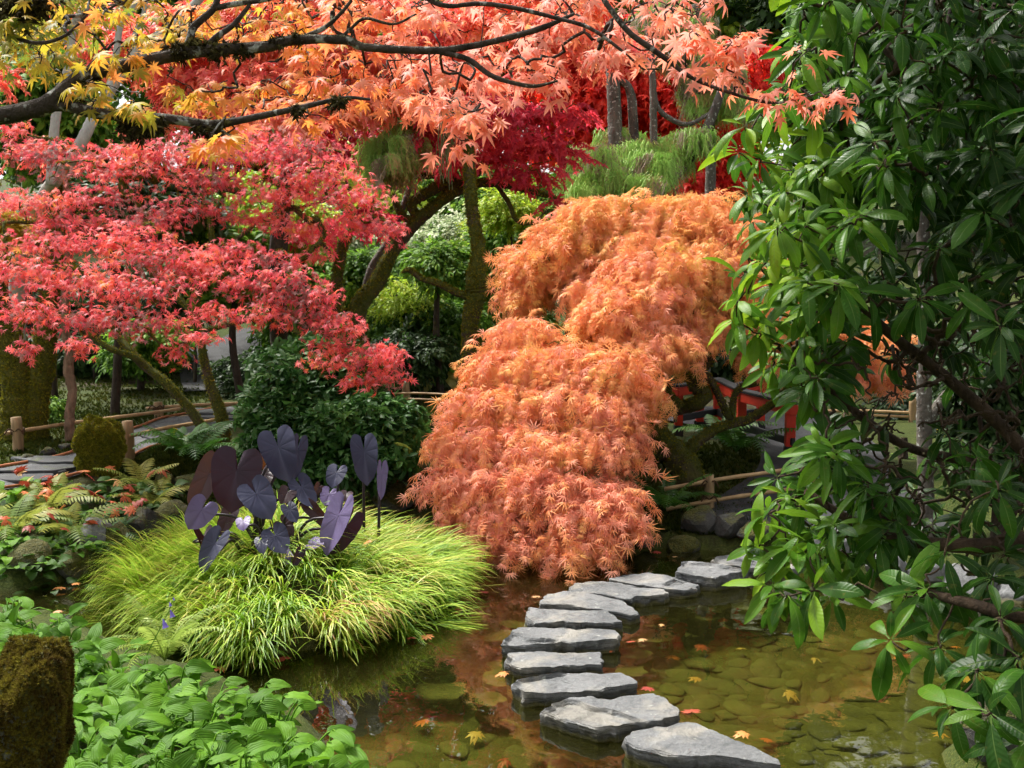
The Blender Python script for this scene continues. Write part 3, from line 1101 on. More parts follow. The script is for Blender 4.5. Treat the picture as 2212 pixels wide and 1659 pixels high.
def slab(outline, ztop, thick, seed, n=64, rings=6, und=.012, mat=None, chip=.02, tilt=(0, 0), flaky=False):
    """an irregular flagstone from a world outline of its top edge"""
    P2 = np.array([p[:2] for p in outline])
    if np.sum(P2[:, 0] * np.roll(P2[:, 1], -1) - np.roll(P2[:, 0], -1) * P2[:, 1]) < 0:
        P2 = P2[::-1]
    L = np.concatenate([[0], np.cumsum(np.linalg.norm(np.roll(P2, -1, 0) - P2, axis=1))])
    C = np.vstack([P2, P2[:1]])
    t = np.linspace(0, L[-1], n, endpoint=False)
    Q = np.stack([np.interp(t, L, C[:, 0]), np.interp(t, L, C[:, 1])], 1)
    Q = .8 * Q + .1 * np.roll(Q, 1, 0) + .1 * np.roll(Q, -1, 0)
    c = Q.mean(0)
    rs = np.random.default_rng(seed)
    k3 = np.stack([Q[:, 0], Q[:, 1], 0 * t], 1)
    out = unit(Q - c)
    Q = Q + out * (chip * (.35 * wob(k3, 5, seed) + .30 * wob(k3, 31, seed + 1)))[:, None]
    V = []
    def ring(scale, z, jit, off=0.0):
        q = c + (Q - c) * scale + out * off
        z = z + jit * wob(np.stack([q[:, 0], q[:, 1], 0 * t], 1), 6, seed + 7) + jit * .6 * wob(np.stack([q[:, 0], q[:, 1], 0 * t], 1), 19, seed + 9)
        V.append(np.stack([q[:, 0], q[:, 1], z + (q - c) @ np.array(tilt)], 1))
    ring(.97, ztop - thick, .01)
    sidej = lambda k, a: (a * (wob(k3 + [0, 0, k], 13, seed + k) + .6 * wob(k3 + [0, 0, k], 37, seed + 2 * k)))[:, None]
    ring(.98, ztop - thick * .62, .010, sidej(1, .014))
    ring(1.0, ztop - thick * .34, .016, sidej(2, .016))
    ring(1.0, ztop - .045, .012, sidej(3, .014))
    ring(1.0, ztop - .022, .010, sidej(4, .010))
    ring(.998, ztop - .007, .006, sidej(5, .006))
    ring(.985, ztop, .006)
    for s in np.linspace(.97, .12, rings):
        q3 = np.c_[c + (Q - c) * s, np.zeros(n)]
        flake = 4.5 * und * smooth01((wob(q3, 3.1, seed + 4) - .18) * 14) * smooth01((1 - s) * 12) if flaky else 0
        ring(s, ztop - flake, und)
    nr = len(V)
    V = np.concatenate(V + [np.array([[c[0], c[1], ztop]])])
    a = np.arange(n); b = (a + 1) % n
    F = [np.concatenate([np.stack([i * n + a, i * n + b, (i + 1) * n + b, (i + 1) * n + a], 1) for i in range(nr - 1)]),
         np.stack([(nr - 1) * n + a, (nr - 1) * n + b, np.full(n, nr * n)], 1), a[::-1][None]]
    return V, F, c


def z2(x, y): return (734.4 + x * .3359, 1105.9 + y * .3359)
def z3(x, y): return (1468.8 + x * .3359, 1105.9 + y * .3359)


STONES = [
    ([(1349, 1601), (1366, 1578), (1420, 1570), (1473, 1564), (1506, 1564), (1549, 1583), (1630, 1614), (1684, 1641), (1690, 1650), (1657, 1645), (1570, 1632), (1512, 1630), (1469, 1632), (1443, 1630), (1385, 1615)], .085, 'large grey stepping stone nearest the camera, cut by the bottom edge'),
    ([z2(*p) for p in [(1275, 1275), (1380, 1225), (1480, 1190), (1620, 1185), (1660, 1205), (1850, 1180), (2030, 1165), (2120, 1215), (2205, 1290), (2190, 1312), (1950, 1350), (1690, 1388), (1640, 1392), (1450, 1335)]], .075, 'broad pointed stepping stone, second nearest to the camera'),
    ([z2(*p) for p in [(1105, 1108), (1130, 1075), (1400, 1040), (1820, 1030), (1935, 1085), (1900, 1108), (1680, 1138), (1180, 1165)]], .075, 'tan-stained oblong stepping stone, third nearest to the camera'),
    ([z2(*p) for p in [(1065, 945), (1085, 915), (1250, 900), (1680, 898), (1705, 955), (1680, 978), (1400, 990), (1160, 1002), (1100, 988)]], .065, 'short straight-backed stepping stone, fourth nearest to the camera'),
    ([z2(*p) for p in [(1045, 845), (1120, 735), (1250, 740), (1500, 755), (1770, 765), (1792, 805), (1770, 820), (1450, 838), (1250, 852), (1120, 860)]], .08, 'long thick stepping stone in the middle of the crossing, fifth nearest'),
    ([z2(*p) for p in [(1195, 665), (1225, 620), (1400, 625), (1720, 628), (1770, 665), (1812, 700), (1700, 716), (1600, 716), (1450, 706), (1250, 712)]], .065, 'stepping stone with a blunt pointed right end, sixth nearest'),
    ([z2(*p) for p in [(1275, 582), (1320, 525), (1440, 508), (1560, 515), (1780, 560), (1870, 600), (1922, 640), (1880, 662), (1700, 628), (1560, 612), (1300, 595)]], .065, 'tapering fin-shaped stepping stone, seventh nearest'),
    ([z2(*p) for p in [(1470, 498), (1490, 470), (1680, 440), (1800, 450), (1900, 480), (2090, 490), (2112, 522), (2080, 532), (1900, 548), (1840, 562), (1700, 532), (1500, 508)]], .065, 'notched stepping stone, eighth nearest to the camera'),
    ([z2(*p) for p in [(1735, 432), (1830, 400), (1980, 390), (2080, 405), (2240, 450), (2312, 472), (2290, 490), (2210, 502), (2100, 492), (1900, 466)]], .06, 'flat lozenge stepping stone, ninth nearest to the camera'),
    ([(1461, 1233), (1471, 1213), (1492, 1212), (1560, 1219), (1614, 1230), (1609, 1236), (1545, 1245), (1500, 1240)], .105, 'squared block-like stepping stone, last but one before the far bank'),
    ([z3(*p) for p in [(195, 318), (240, 285), (380, 265), (540, 280), (680, 320), (752, 360), (690, 372), (530, 362), (260, 345)]], .075, 'farthest stepping stone, touching the rocky far bank'),
]
for i, (ol, zt, lab) in enumerate(STONES):
    W = [G(x, y, zt) for x, y in ol]
    V, F, c = slab(W, zt, .20, 11 + i, n=140, rings=16, flaky=True, und=.005, chip=.034, tilt=(U(-.015, .015), U(-.015, .015)))
    base = np.array([c[0], c[1], 0])
    s = obj('stepping_stone', raw_mesh('stepping_stone', V - base, F, None, M['slate'], smooth=True))
    s.location = base
    s.data.set_sharp_from_angle(angle=math.radians(32))
    tag(s, lab, 'stepping stone', 'stepping stones across the pond')

# cobbles on the bed: pieces of the ground
cob = [rock_data((.11, .085, .024), 40 + i, sub=2, planes=8, rough=.22) for i in range(6)]
cobm = [raw_mesh('cobble', c[0], c[1], None, M['cobble'], smooth=True) for c in cob]
n = 0
spots = []
for k in range(6000):
    if n >= 290: break
    if k % 5 == 0: x, y = U(780, 1450), U(1230, 1680)
    else: x, y = U(1350, 2260), U(1270, 1690)
    p = G(x, y, -.30)
    if poly_sd(p[None, :2], POND)[0] > -.2: continue
    if spots and np.min(np.linalg.norm(np.array(spots) - p[:2], axis=1)) < .10: continue
    spots.append(p[:2])
    o = bpy.data.objects.new('cobble', cobm[n % 6])
    COL.objects.link(o)
    o.parent = GROUND
    o.location = (p[0], p[1], H(p[0], p[1]) - .004)
    o.rotation_euler = (U(-.1, .1), U(-.1, .1), U(0, 6.28))
    s = U(.55, 1.35)
    o.scale = (s * U(.9, 1.5), s, s * U(.6, 1.0))
    n += 1
# sunken flagstones beside the crossing
for i, (x, y, w, h) in enumerate([(1420, 1318, 60, 14), (1405, 1345, 46, 14), (1370, 1375, 40, 12), (1090, 1400, 40, 14), (1075, 1440, 44, 16), (1080, 1345, 46, 12), (1360, 1420, 40, 14), (1240, 1610, 60, 24), (1310, 1600, 54, 26), (1110, 1320, 36, 10), (1620, 1290, 60, 12), (1520, 1305, 50, 12), (1060, 1480, 36, 16), (960, 1450, 60, 20), (1400, 1470, 40, 16)]):
    a = np.linspace(0, 6.28, 7, endpoint=False) + U(0, 1)
    W = [G(x + w * math.cos(k) * U(.8, 1.2), y + h * math.sin(k) * U(.8, 1.2), -.10) for k in a]
    V, F, c = slab(W, -.17 - U(0, .05), .10, 60 + i, n=28, rings=3, und=.012, chip=.05)
    o = obj('sunken_flagstone', raw_mesh('sunken_flagstone', V, F, None, M['cobble']), GROUND)

# ------------------------------------------------------------------ paths
def ribbon(pts_l, pts_r, n=40, m=6, lift=.02):
    Lc, Rc = catmull(pts_l, n), catmull(pts_r, n)
    t = np.linspace(0, 1, m)[None, :, None]
    V = (Lc[:, None] * (1 - t) + Rc[:, None] * t).reshape(-1, 3)
    V[:, 2] = heights(V[:, 0], V[:, 1]) + lift
    a = np.array([[i * m + j, i * m + j + 1, (i + 1) * m + j + 1, (i + 1) * m + j] for i in range(n - 1) for j in range(m - 1)])
    return V, [a]


def cell_slabs(outline, size, parent, mat, thick=.05, lift=.03, name='paving_slab', limit=90, gap=.018, seed=0, jitter=.3):
    """irregular flagstones over an outline: jittered grid cells clipped to it by their centres"""
    rs = np.random.default_rng(seed)
    o = np.array([p[:2] for p in outline])
    lo, hi = o.min(0), o.max(0)
    nx, ny = int((hi[0] - lo[0]) / size[0]) + 2, int((hi[1] - lo[1]) / size[1]) + 2
    gx, gy = np.meshgrid(np.arange(nx + 1), np.arange(ny + 1))
    gp = np.stack([lo[0] + (gx + rs.uniform(-jitter, jitter, gx.shape) + .5 * (gy % 2) - .5) * size[0], lo[1] + (gy + rs.uniform(-jitter, jitter, gx.shape) - .5) * size[1]], -1)
    k = 0
    for j in range(ny):
        for i in range(nx):
            q = np.array([gp[j, i], gp[j, i + 1], gp[j + 1, i + 1], gp[j + 1, i]])
            c = q.mean(0)
            if poly_sd(c[None], o)[0] > -size[1] * .3: continue
            q = c + (q - c) * (1 - gap / (.5 * min(size)))
            z = H(*c) + lift
            V, F, cc = slab(np.c_[q, np.zeros(4)], z, thick, seed + k, n=20, rings=2, und=.004, chip=.008)
            obj(name, raw_mesh(name, V, F, None, mat), parent)
            k += 1
            if k >= limit: return


gp = lambda x, y: on_ground(x, y, .48)
pl = [gp(x, y) for x, y in [(-160, 1040), (0, 1014), (130, 990), (255, 942), (360, 905), (470, 884), (640, 872)]]
pr = [gp(x, y) for x, y in [(-160, 1090), (0, 1062), (130, 1040), (270, 1000), (400, 950), (520, 918), (680, 890)]]
V, F = ribbon(pl, pr, lift=.012)
pth = obj('stone_path', raw_mesh('stone_path', V, F, None, M['gravel']))
tag(pth, kind='structure')
ol = list(catmull(pl, 24)) + list(catmull(pr, 24))[::-1]
cell_slabs(ol, (.62, .34), pth, M['paving'], seed=5, gap=.014)
for nm, pts, off in (('path_edging', pl, 0), ('path_edging', pr, 0)):
    c = catmull(pts, 40)
    c[:, 2] = heights(c[:, 0], c[:, 1]) + .03
    mb = tube(MB(), c, .014, 6)
    e = obj('path_edging', mb.mesh('path_edging', M['edging']), pth)
# far walk seen between the stems of the maple
fl = [on_ground(x, y, .6) for x, y in [(380, 760), (450, 756), (530, 752), (640, 752)]]
fr_ = [on_ground(x, y, .6) for x, y in [(400, 850), (470, 846), (560, 838), (660, 822)]]
V, F = ribbon(fl, fr_, lift=.03)
tag(obj('gravel_path', raw_mesh('gravel_path', V, F, None, M['asphalt'])), kind='structure')
# walk on the right: past the red railings and down to the crossing
wl_ = [on_ground(x, y, .4) for x, y in [(1380, 905), (1500, 925), (1620, 955), (1640, 1010), (1560, 1075), (1480, 1120), (1470, 1150)]]
wr_ = [on_ground(x, y, .4) for x, y in [(1380, 875), (1560, 884), (1760, 905), (1880, 955), (1920, 1020), (1990, 1090), (2080, 1165)]]
V, F = ribbon(wl_, wr_, n=40, m=16, lift=.03)
wpath = obj('grey_path', raw_mesh('grey_path', V, F, None, M['asphalt']))
tag(wpath, kind='structure')
ol = [on_ground(x, y, .3) for x, y in [(1560, 1125), (1760, 1085), (2000, 1090), (2120, 1120), (2120, 1215), (2000, 1205), (1800, 1195), (1640, 1170)]]
cell_slabs(ol, (.8, .42), wpath, M['paving'], seed=31, gap=.016, lift=.05)

# ------------------------------------------------------------------ stones along the banks
def px_rock(x, y, w, h, seed, mat, label, group=None, z0=.1, depth=1.0, sink=.22, ground=False, **kw):
    """x, y: foot of the rock in the picture; w, h: its size there"""
    p = on_ground(x, y, z0)
    d = to_px(p)[2]
    sx, sz = w / 2 / FPX * d, h / 2 / FPX * d
    return rock('rock', (p[0], p[1] + sx * .5), (sx, sx * depth, sz * 1.25), seed, mat, label, group=group, rz=0, sink=sink, **kw)


gr = 'rocks edging the far bank of the pond'
for i, (x, y, w, h, m, lab) in enumerate([
    (1385, 1186, 90, 40, 'rock_moss', 'low moss-covered rock at the waterline right of the orange maple'),
    (1475, 1180, 80, 42, 'rock_moss', 'mossy hump of rock left of the farthest stepping stone'),
    (1520, 1150, 90, 54, 'rock', 'dark angular rock behind the mossy hump on the far bank'),
    (1580, 1168, 90, 52, 'rock', 'dark wedge rock just left of the farthest stepping stone'),
    (1555, 1195, 70, 30, 'rock', 'flat black wet rock at the waterline under the dark wedge rock'),
    (1640, 1182, 90, 46, 'rock', 'brown-grey ledge rock above the farthest stepping stone'),
    (1740, 1205, 100, 56, 'rock_pale', 'grey ledge rock right of the farthest stepping stone'),
    (1830, 1222, 96, 60, 'rock_pale', 'split grey rock under the low rhododendron leaves'),
    (1925, 1244, 100, 76, 'rock_pale', 'upright pale grey rock on the far bank behind hanging leaves'),
    (2010, 1252, 90, 66, 'rock_pale', 'pale rock second from the right on the far bank'),
    (2110, 1280, 130, 74, 'rock_pale', 'long pale bank rock near the right edge'),
    (2200, 1300, 110, 90, 'rock_pale', 'pale boulder on the far bank cut by the right edge')]):
    px_rock(x, y, w, h, 100 + i, m, lab, gr, planes=11)
gl = 'rocks holding up the left bank'
for i, (x, y, w, h, m, lab) in enumerate([
    (60, 1245, 90, 66, 'rock_moss', 'mossy bank rock at the left edge under the ferns'),
    (150, 1235, 84, 64, 'rock_moss', 'moss-topped rock above the narrow channel'),
    (205, 1185, 80, 66, 'rock_pale', 'bare blue-grey rock poking from the left bank'),
    (245, 1205, 70, 84, 'rock_moss', 'green mossy rock at the corner of the channel'),
    (300, 1165, 90, 70, 'rock', 'dark hollow rock behind the left tip of the sedge island'),
    (365, 1140, 90, 60, 'rock', 'black rock behind the lilac taro leaf'),
    (350, 1058, 60, 34, 'rock_moss', 'small mossy rock right of the moss-covered boulder'),
    (410, 1062, 76, 36, 'rock_moss', 'long mossy stone behind the taro leaves on the left'),
    (54, 1000, 34, 22, 'rock', 'small grey stone beside the path at the left'),
    (98, 988, 36, 22, 'rock', 'pointed grey stone beside the path under the fence'),
    (140, 972, 34, 16, 'rock', 'flat grey stone edging the path left of the boulder')]):
    px_rock(x, y, w, h, 130 + i, m, lab, gl, planes=11, z0=.3)
for i, (x, y, w, h, lab) in enumerate([
    (880, 1062, 90, 80, 'round mossy boulder at the foot of the dark shrub'),
    (925, 1085, 60, 60, 'smaller mossy boulder between shrub and orange maple'),
    (850, 1105, 90, 50, 'low mossy boulder behind the right end of the sedge')]):
    px_rock(x, y, w, h, 150 + i, 'rock_moss', lab, 'mossy boulders behind the island', planes=4, sub=4, rough=.12)
px_rock(2160, 1640, 200, 140, 170, 'rock', 'dark rock in the shade at the bottom right corner', planes=10, z0=.1)
px_rock(2080, 1560, 120, 70, 171, 'rock', 'low dark rock under the lowest rhododendron leaves', planes=10, z0=.0)


TUFT = []
for i in range(3):
    rs = np.random.default_rng(i)
    mb = MB()
    for k in range(9):
        a = rs.uniform(0, 6.28); l = rs.uniform(.5, 1.); t = rs.uniform(.2, .9)
        d = np.array([math.cos(a) * t, math.sin(a) * t, 1.]); d = d / np.linalg.norm(d)
        s = np.array([-math.sin(a), math.cos(a), 0]) * .10
        mb.add([-s, s, d * l * .6 + s * .6, d * l + [0, 0, -.1 * l]], [(0, 1, 2), (0, 2, 3)], rs.random())
    TUFT.append(mb.data())


def mossify(o, n, s, parent=None, mat='moss_tuft', zmin=-.5, name='moss'):
    """short moss standing on a mesh object's upper faces, as one part of it"""
    me = o.data
    me.calc_loop_triangles()
    V = np.zeros(len(me.vertices) * 3); me.vertices.foreach_get('co', V); V = V.reshape(-1, 3)
    T = np.zeros(len(me.loop_triangles) * 3, int); me.loop_triangles.foreach_get('vertices', T); T = T.reshape(-1, 3)
    a, b, c = V[T[:, 0]], V[T[:, 1]], V[T[:, 2]]
    nr = np.cross(b - a, c - a)
    ar = np.linalg.norm(nr, axis=1)
    nr = nr / np.maximum(ar, 1e-12)[:, None]
    w = ar * (nr[:, 2] > zmin)
    i = rng.choice(len(T), n, p=w / w.sum())
    u, v = rng.random(n), rng.random(n)
    f = u + v > 1
    u[f], v[f] = 1 - u[f], 1 - v[f]
    p = a[i] + (b - a)[i] * u[:, None] + (c - a)[i] * v[:, None]
    k = wob(p, 3.2, 8.) + .35 * nr[i][:, 2] > -.62
    p, ni = p[k], nr[i][k]
    z = unit(ni + rng.normal(0, .35, p.shape) + [0, 0, .25])
    R = frames(np.cross(z, unit(rng.normal(0, 1, p.shape))), z)
    m = scatter_obj(name, TUFT, M[mat], p, R, s * U(.6, 1.4, len(p)), rng.integers(0, 3, len(p)))
    m.parent = o
    m['kind'] = 'stuff'
    return m


# the moss-covered boulder by the fence, and the one in the near left corner
p = on_ground(205, 1043, .45)
d = to_px(p)[2]
bo = rock('mossy_boulder', (p[0], p[1] + .2), (49 / FPX * d, 50 / FPX * d, 66 / FPX * d), 5, 'moss_dome', 'round boulder wholly covered in moss beside the fence post', 'boulder', rz=.4, sink=.14, sub=5, planes=3, rough=.26, box=2.6)
mossify(bo, 12000, .021)
p = P(20, 1600, 3.55)
bo = rock('mossy_boulder', (p[0], p[1] + .05, H(p[0], p[1])), (.145, .15, .26), 58, 'rock_moss', 'tall moss-patched grey rock in the near left corner', 'boulder', rz=.35, sink=.40, sub=5, planes=4, rough=.16, box=6.0, taper=.12)
bo.rotation_euler = (.10, .16, .35)
bo.location.z = P(30, 1430, 3.55)[2] - .23
mossify(bo, 10000, .018, zmin=-.25, mat='moss_brown')
p = P(730, 1650, 4.45)
bo = rock('mossy_boulder', (p[0], p[1], -.02), (.17, .15, .14), 12, 'moss_dome', 'low mossy stone at the water edge right of the hostas', 'boulder', rz=.2, sink=.40, sub=4, planes=3, rough=.16)
mossify(bo, 5000, .016)


# ------------------------------------------------------------------ bamboo fences
def pole(name, a, b, r, mat, parent, nodes=True, sides=8):
    a, b = np.array(a, float), np.array(b, float)
    L = np.linalg.norm(b - a)
    n = max(4, int(L / .06))
    t = np.linspace(0, 1, n)
    pts = a + (b - a) * t[:, None] + np.c_[0 * t, 0 * t, .008 * np.sin(t * 5)]
    rr = r * np.ones(n)
    if nodes: rr[::5] *= 1.14
    return obj(name, tube(MB(), pts, rr, sides).mesh(name, M[mat]), parent)


def tie(c, r, parent):
    mb = MB()
    for k in (-1, 0, 1):
        a = np.linspace(0, 6.4, 14)
        tube(mb, np.stack([c[0] + r * np.cos(a), c[1] + r * np.sin(a), c[2] + k * .012 + .018 * np.sin(a)], 1), .007, 4)
    for s in (-1, 1):
        tube(mb, catmull([[c[0], c[1] - r, c[2]], [c[0] + s * r * .8, c[1] - r * 1.3, c[2] + .03], [c[0] + s * r * 1.6, c[1] - r * 1.2, c[2] - .03]], 7), [.007] * 6 + [.003], 4)
    return obj('rope_tie', mb.mesh('rope_tie', M['rope']), parent)


def fence(label, posts, rails, r_post=.05, r_rail=.02, tied=True):
    p0 = posts[0]
    f = thing('bamboo_fence', (p0[0][0], p0[0][1], H(p0[0][0], p0[0][1])), label, 'fence', 'low bamboo and post fences')
    for (b, h) in posts:
        z = H(b[0], b[1])
        n = 7
        t = np.linspace(0, 1, n)
        pts = np.stack([b[0] + .008 * np.sin(t * 3), b[1] + 0 * t, z - .15 + (h + .15) * t], 1)
        rr = r_post * np.array([1.08, 1.05, 1.0, .98, .98, .97, .93])
        obj('post', tube(MB(), pts, rr, 12, .05).mesh('post', M['post']), f)
    for (a, b, ties) in rails:
        pole('rail', a, b, r_rail, 'bamboo', f)
        for c in ties:
            tie(c, r_post * 1.18, f)
    return f


def fp(x, y, z0=.45): return on_ground(x, y, z0)
def at_d(x, y, q): return P(x, y, to_px(q)[2])


a, b = fp(38, 975), fp(278, 996)
ha = (at_d(38, 900, a) - a)[2]; hb = (at_d(278, 908, b) - b)[2]
c = fp(342, 903); hc = (at_d(342, 868, c) - c)[2]
off = np.array([0, -.07, 0])
fence('low fence of two posts and one bamboo rail behind the mossy boulder', [(a, ha), (b, hb)],
      [(at_d(20, 934, a) + off, at_d(392, 880, c) + off, [at_d(38, 931, a)]), (at_d(285, 940, b) + off, at_d(462, 905, fp(462, 945)), [])], .052, .019)
g = fp(520, 880)
fence('far bamboo fence across the moss lawn behind the stems of the pink maple', [(c, hc), (fp(560, 890), .30)],
      [(at_d(320, 881, c) + off, at_d(560, 866, g) + off, [at_d(342, 880, c)]), (at_d(342, 905, c) + off, at_d(560, 888, g) + off, [])], .055, .018)
a = fp(1530, 1104, .3); b = on_ground(1760, 1062, .35)
ha = (at_d(1530, 1024, a) - a)[2]
fence('pale bamboo fence with roped post right of the orange maple', [(a, ha), (b, .30)],
      [(at_d(1433, 1053, a) + off, at_d(1760, 1000, b) + off, [at_d(1530, 1043, a)]), (at_d(1437, 1096, a) + off, at_d(1760, 1042, b) + off, [at_d(1530, 1077, a)])], .042, .017)
a = on_ground(876, 874, .5); b = on_ground(1010, 880, .5)
fence('dark thin fence on the moss between shrub and orange maple', [(a, (at_d(876, 826, a) - a)[2]), (b, .35)],
      [(at_d(850, 850, a), at_d(1010, 852, b), []), (at_d(840, 862, a), at_d(1010, 866, b), [])], .055, .014)
a = on_ground(1830, 912, .5); b = on_ground(1970, 912, .5)
fence('twin-railed bamboo fence glimpsed through the rhododendron branches', [(a, .28), (b, .28)],
      [(at_d(1780, 888, a), at_d(1990, 890, b), []), (at_d(1780, 897, a), at_d(1990, 899, b), [])], .045, .016)


# ------------------------------------------------------------------ red railings of the garden bridge
def bridge():
    posts = [(1465, 941, 850), (1511, 932, 862), (1549, 940, 836), (1600, 962, 862), (1642, 932, 836), (1705, 990, 890)]
    pts = [on_ground(x, y, .42) for x, y, _ in posts]
    br = thing('red_bridge', pts[3], 'red railed garden bridge with black capped beams behind the orange maple', 'bridge')
    tops = []
    for (x, y, yt), q in zip(posts, pts):
        tp = at_d(x, yt, q)
        tops.append(np.array([q[0], q[1], tp[2]]))
        h = tp[2] - q[2]
        w = .042
        bx = MB(); box(bx, (q[0], q[1], q[2] + .11 + (h - .11) / 2), (w, w, (h - .11) / 2))
        ps = obj('post', bevel_mesh(bx.mesh('post', M['red'], False), .006), br)
        bx = MB(); box(bx, (q[0], q[1], q[2] + .03), (w * 1.12, w * 1.12, .082))
        obj('post_shoe', bevel_mesh(bx.mesh('post_shoe', M['black'], False), .006), br)
    def beam(name, a, b, half, mat, dz):
        a, b = np.array(a), np.array(b)
        d = b - a; L = np.linalg.norm(d)
        y = d / L; x = unit(np.cross(y, [0, 0, 1.])); z = np.cross(x, y)
        bx = MB(); box(bx, (a + b) / 2 + np.array([0, 0, dz]), (half[0], L / 2 + .06, half[1]), np.stack([x, y, z], 1))
        obj(name, bevel_mesh(bx.mesh(name, M[mat], False), .006), br)
    runs = [(0, 2), (2, 3), (1, 4), (3, 5)]
    for i, j in runs:
        beam('top_beam', tops[i], tops[j], (.048, .045), 'red', .03)
        beam('beam_cap', tops[i], tops[j], (.060, .012), 'black', .092)
        lo_i = tops[i] - [0, 0, .26]; lo_j = tops[j] - [0, 0, .26]
        beam('lower_rail', lo_i, lo_j, (.022, .035), 'black', 0)
    q = (pts[2] + pts[3] + pts[4]) / 3
    return br


bridge()

# ------------------------------------------------------------------ plant labels
p = on_ground(379, 966, .45)
tg = thing('plant_label', p, 'small yellow plant tag on a thin stake beside the path', 'plant label')
mb = tube(MB(), [p, p + [0, 0, .14]], .004, 5)
obj('stake', mb.mesh('stake', M['tag_white']), tg)
bx = box(MB(), p + [-.01, 0, .155], (.022, .003, .035), np.array(Matrix.Rotation(.5, 3, 'Y')))
obj('tag', bx.mesh('tag', M['tag_yellow'], False), tg)
p = on_ground(1450, 1085, .3)
tg = thing('plant_label', p, 'tiny white plant tag in the moss left of the roped post', 'plant label')
obj('stake', tube(MB(), [p, p + [0, 0, .05]], .004, 5).mesh('stake', M['tag_white']), tg)
bx = box(MB(), p + [.0, 0, .055], (.035, .003, .012), np.array(Matrix.Rotation(-.15, 3, 'Y')))
obj('tag', bx.mesh('tag', M['tag_white'], False), tg)

# ------------------------------------------------------------------ crowns made of pads
def pads_points(pads, n, top=.55, shell=.55, dr=None):
    """pads: (x, y, depth, rx, ry) in the picture, plus an own depth radius in metres; returns points and outward normals"""
    C, A = [], []
    for q in pads:
        x, y, d, rx, ry = q[:5]
        C.append(P(x, y, d))
        a, h = rx / FPX * d, ry / FPX * d
        A.append((a, q[5] if len(q) > 5 else (dr or max(.5 * a, h)), h))
    C, A = np.array(C), np.array(A)
    w = (A[:, 0] * A[:, 2] + A[:, 0] * A[:, 1] * .6)
    i = rng.choice(len(C), n, p=w / w.sum())
    v = unit(rng.normal(0, 1, (n, 3)))
    flip = (v[:, 2] < 0) & (rng.random(n) < top)
    v[flip, 2] *= -1
    r = (shell + (1 - shell) * rng.random(n)) ** .7
    return C[i] + v * A[i] * r[:, None], unit(v / A[i]), i


def layered(nrm, droop=.45, jit=.35, flat=.7):
    n = len(nrm)
    out = nrm * [1, 1, .2] + rng.normal(0, .45, (n, 3)) * [1, 1, .3]
    tip = unit(out) + [0, 0, -droop] + rng.normal(0, jit * .5, (n, 3))
    nr = unit(np.array([0, 0, flat]) + nrm * (1 - flat) + rng.normal(0, jit, (n, 3)))
    return frames(tip, nr)


def cascading(nrm, jit=.3):
    n = len(nrm)
    tip = nrm * [.9, .9, .3] + [0, 0, -.75] + rng.normal(0, jit, (n, 3))
    nr = unit(nrm + [0, 0, .35] + rng.normal(0, jit * .8, (n, 3)))
    return frames(tip, nr)


MAPLE = [maple_leaf(7, droop=d, jit=j) for d, j in ((.18, .3), (.38, .5), (.55, .7), (.28, .9))]
STAR = [maple_leaf(7, wid=.155, sinus=.24, droop=d, jit=j, petiole=.3) for d, j in ((.15, .3), (.35, .5), (.6, .7), (.25, .9))]
MAPLE5 = [maple_leaf(5, wid=.26, droop=.3, jit=.5, petiole=0), maple_leaf(5, wid=.24, droop=.5, jit=.8, petiole=0)]
BIGMAPLE = [maple_leaf(9, wid=.30, sinus=.62, droop=d, jit=j, petiole=.5) for d, j in ((.15, .3), (.4, .6), (.6, .9), (.28, .5))]
MSPRIG = [sprig(MAPLE5, 6, .16, .055, s, .9, .35) for s in range(4)]
LACE = [lace_leaf(7, 1., .35, 1), lace_leaf(7, 1., .7, 2), lace_leaf(9, 1., .5, 3)]
LSPRIG = [sprig(LACE, 6, .18, .070, s, 1.1, .6, .003) for s in range(5)]
ELL = [blade_leaf(1, .34, .25, .15, 4, m=2), blade_leaf(1, .40, .5, .15, 4, m=2)]
ESPRIG = [sprig(ELL, 11, .22, .085, s, 1., .25, .005) for s in range(4)]
EWHORL = [sprig(ELL, 8, .06, .10, s, .8, .25, .005, True) for s in range(3)]
DOT = [blade_leaf(1, .6, .3, .1, 3, m=2, petiole=0)]
DSPRIG = [sprig(DOT, 16, .24, .042, s, 1.2, .2, .004) for s in range(3)]


def thread_sprig(seed, n=24, L=.27):
    rs = np.random.default_rng(seed)
    mb = MB()
    for k in range(n):
        p0 = np.array([rs.normal(0, .06), rs.uniform(0, .12), rs.normal(0, .03)])
        d = np.array([rs.normal(0, .35), rs.uniform(.1, .7), rs.uniform(-.2, .4)])
        l = L * rs.uniform(.5, 1)
        t = np.linspace(0, 1, 6)[:, None]
        pts = p0 + d * l * t * .7 + np.array([0, 0, -1.]) * l * t ** 1.7 + rs.normal(0, .008, (6, 3))
        w = .0035
        V = np.stack([pts - [w, 0, 0], pts + [w, .4 * w, 0]], 1).reshape(-1, 3)
        F = np.array([[2 * i, 2 * i + 1, 2 * i + 3, 2 * i + 2] for i in range(5)])
        r = rs.random()
        mb.add(V, [F], r)
        for i in range(1, 6):   # little side needles
            q = pts[i]
            for s in (-1, 1):
                mb.add([q, q + [0, 0, .012], q + [s * .03, rs.normal(0, .01), -.03]], [(0, 1, 2)], r)
    return mb.data()


THREAD = [thread_sprig(s) for s in range(3)]


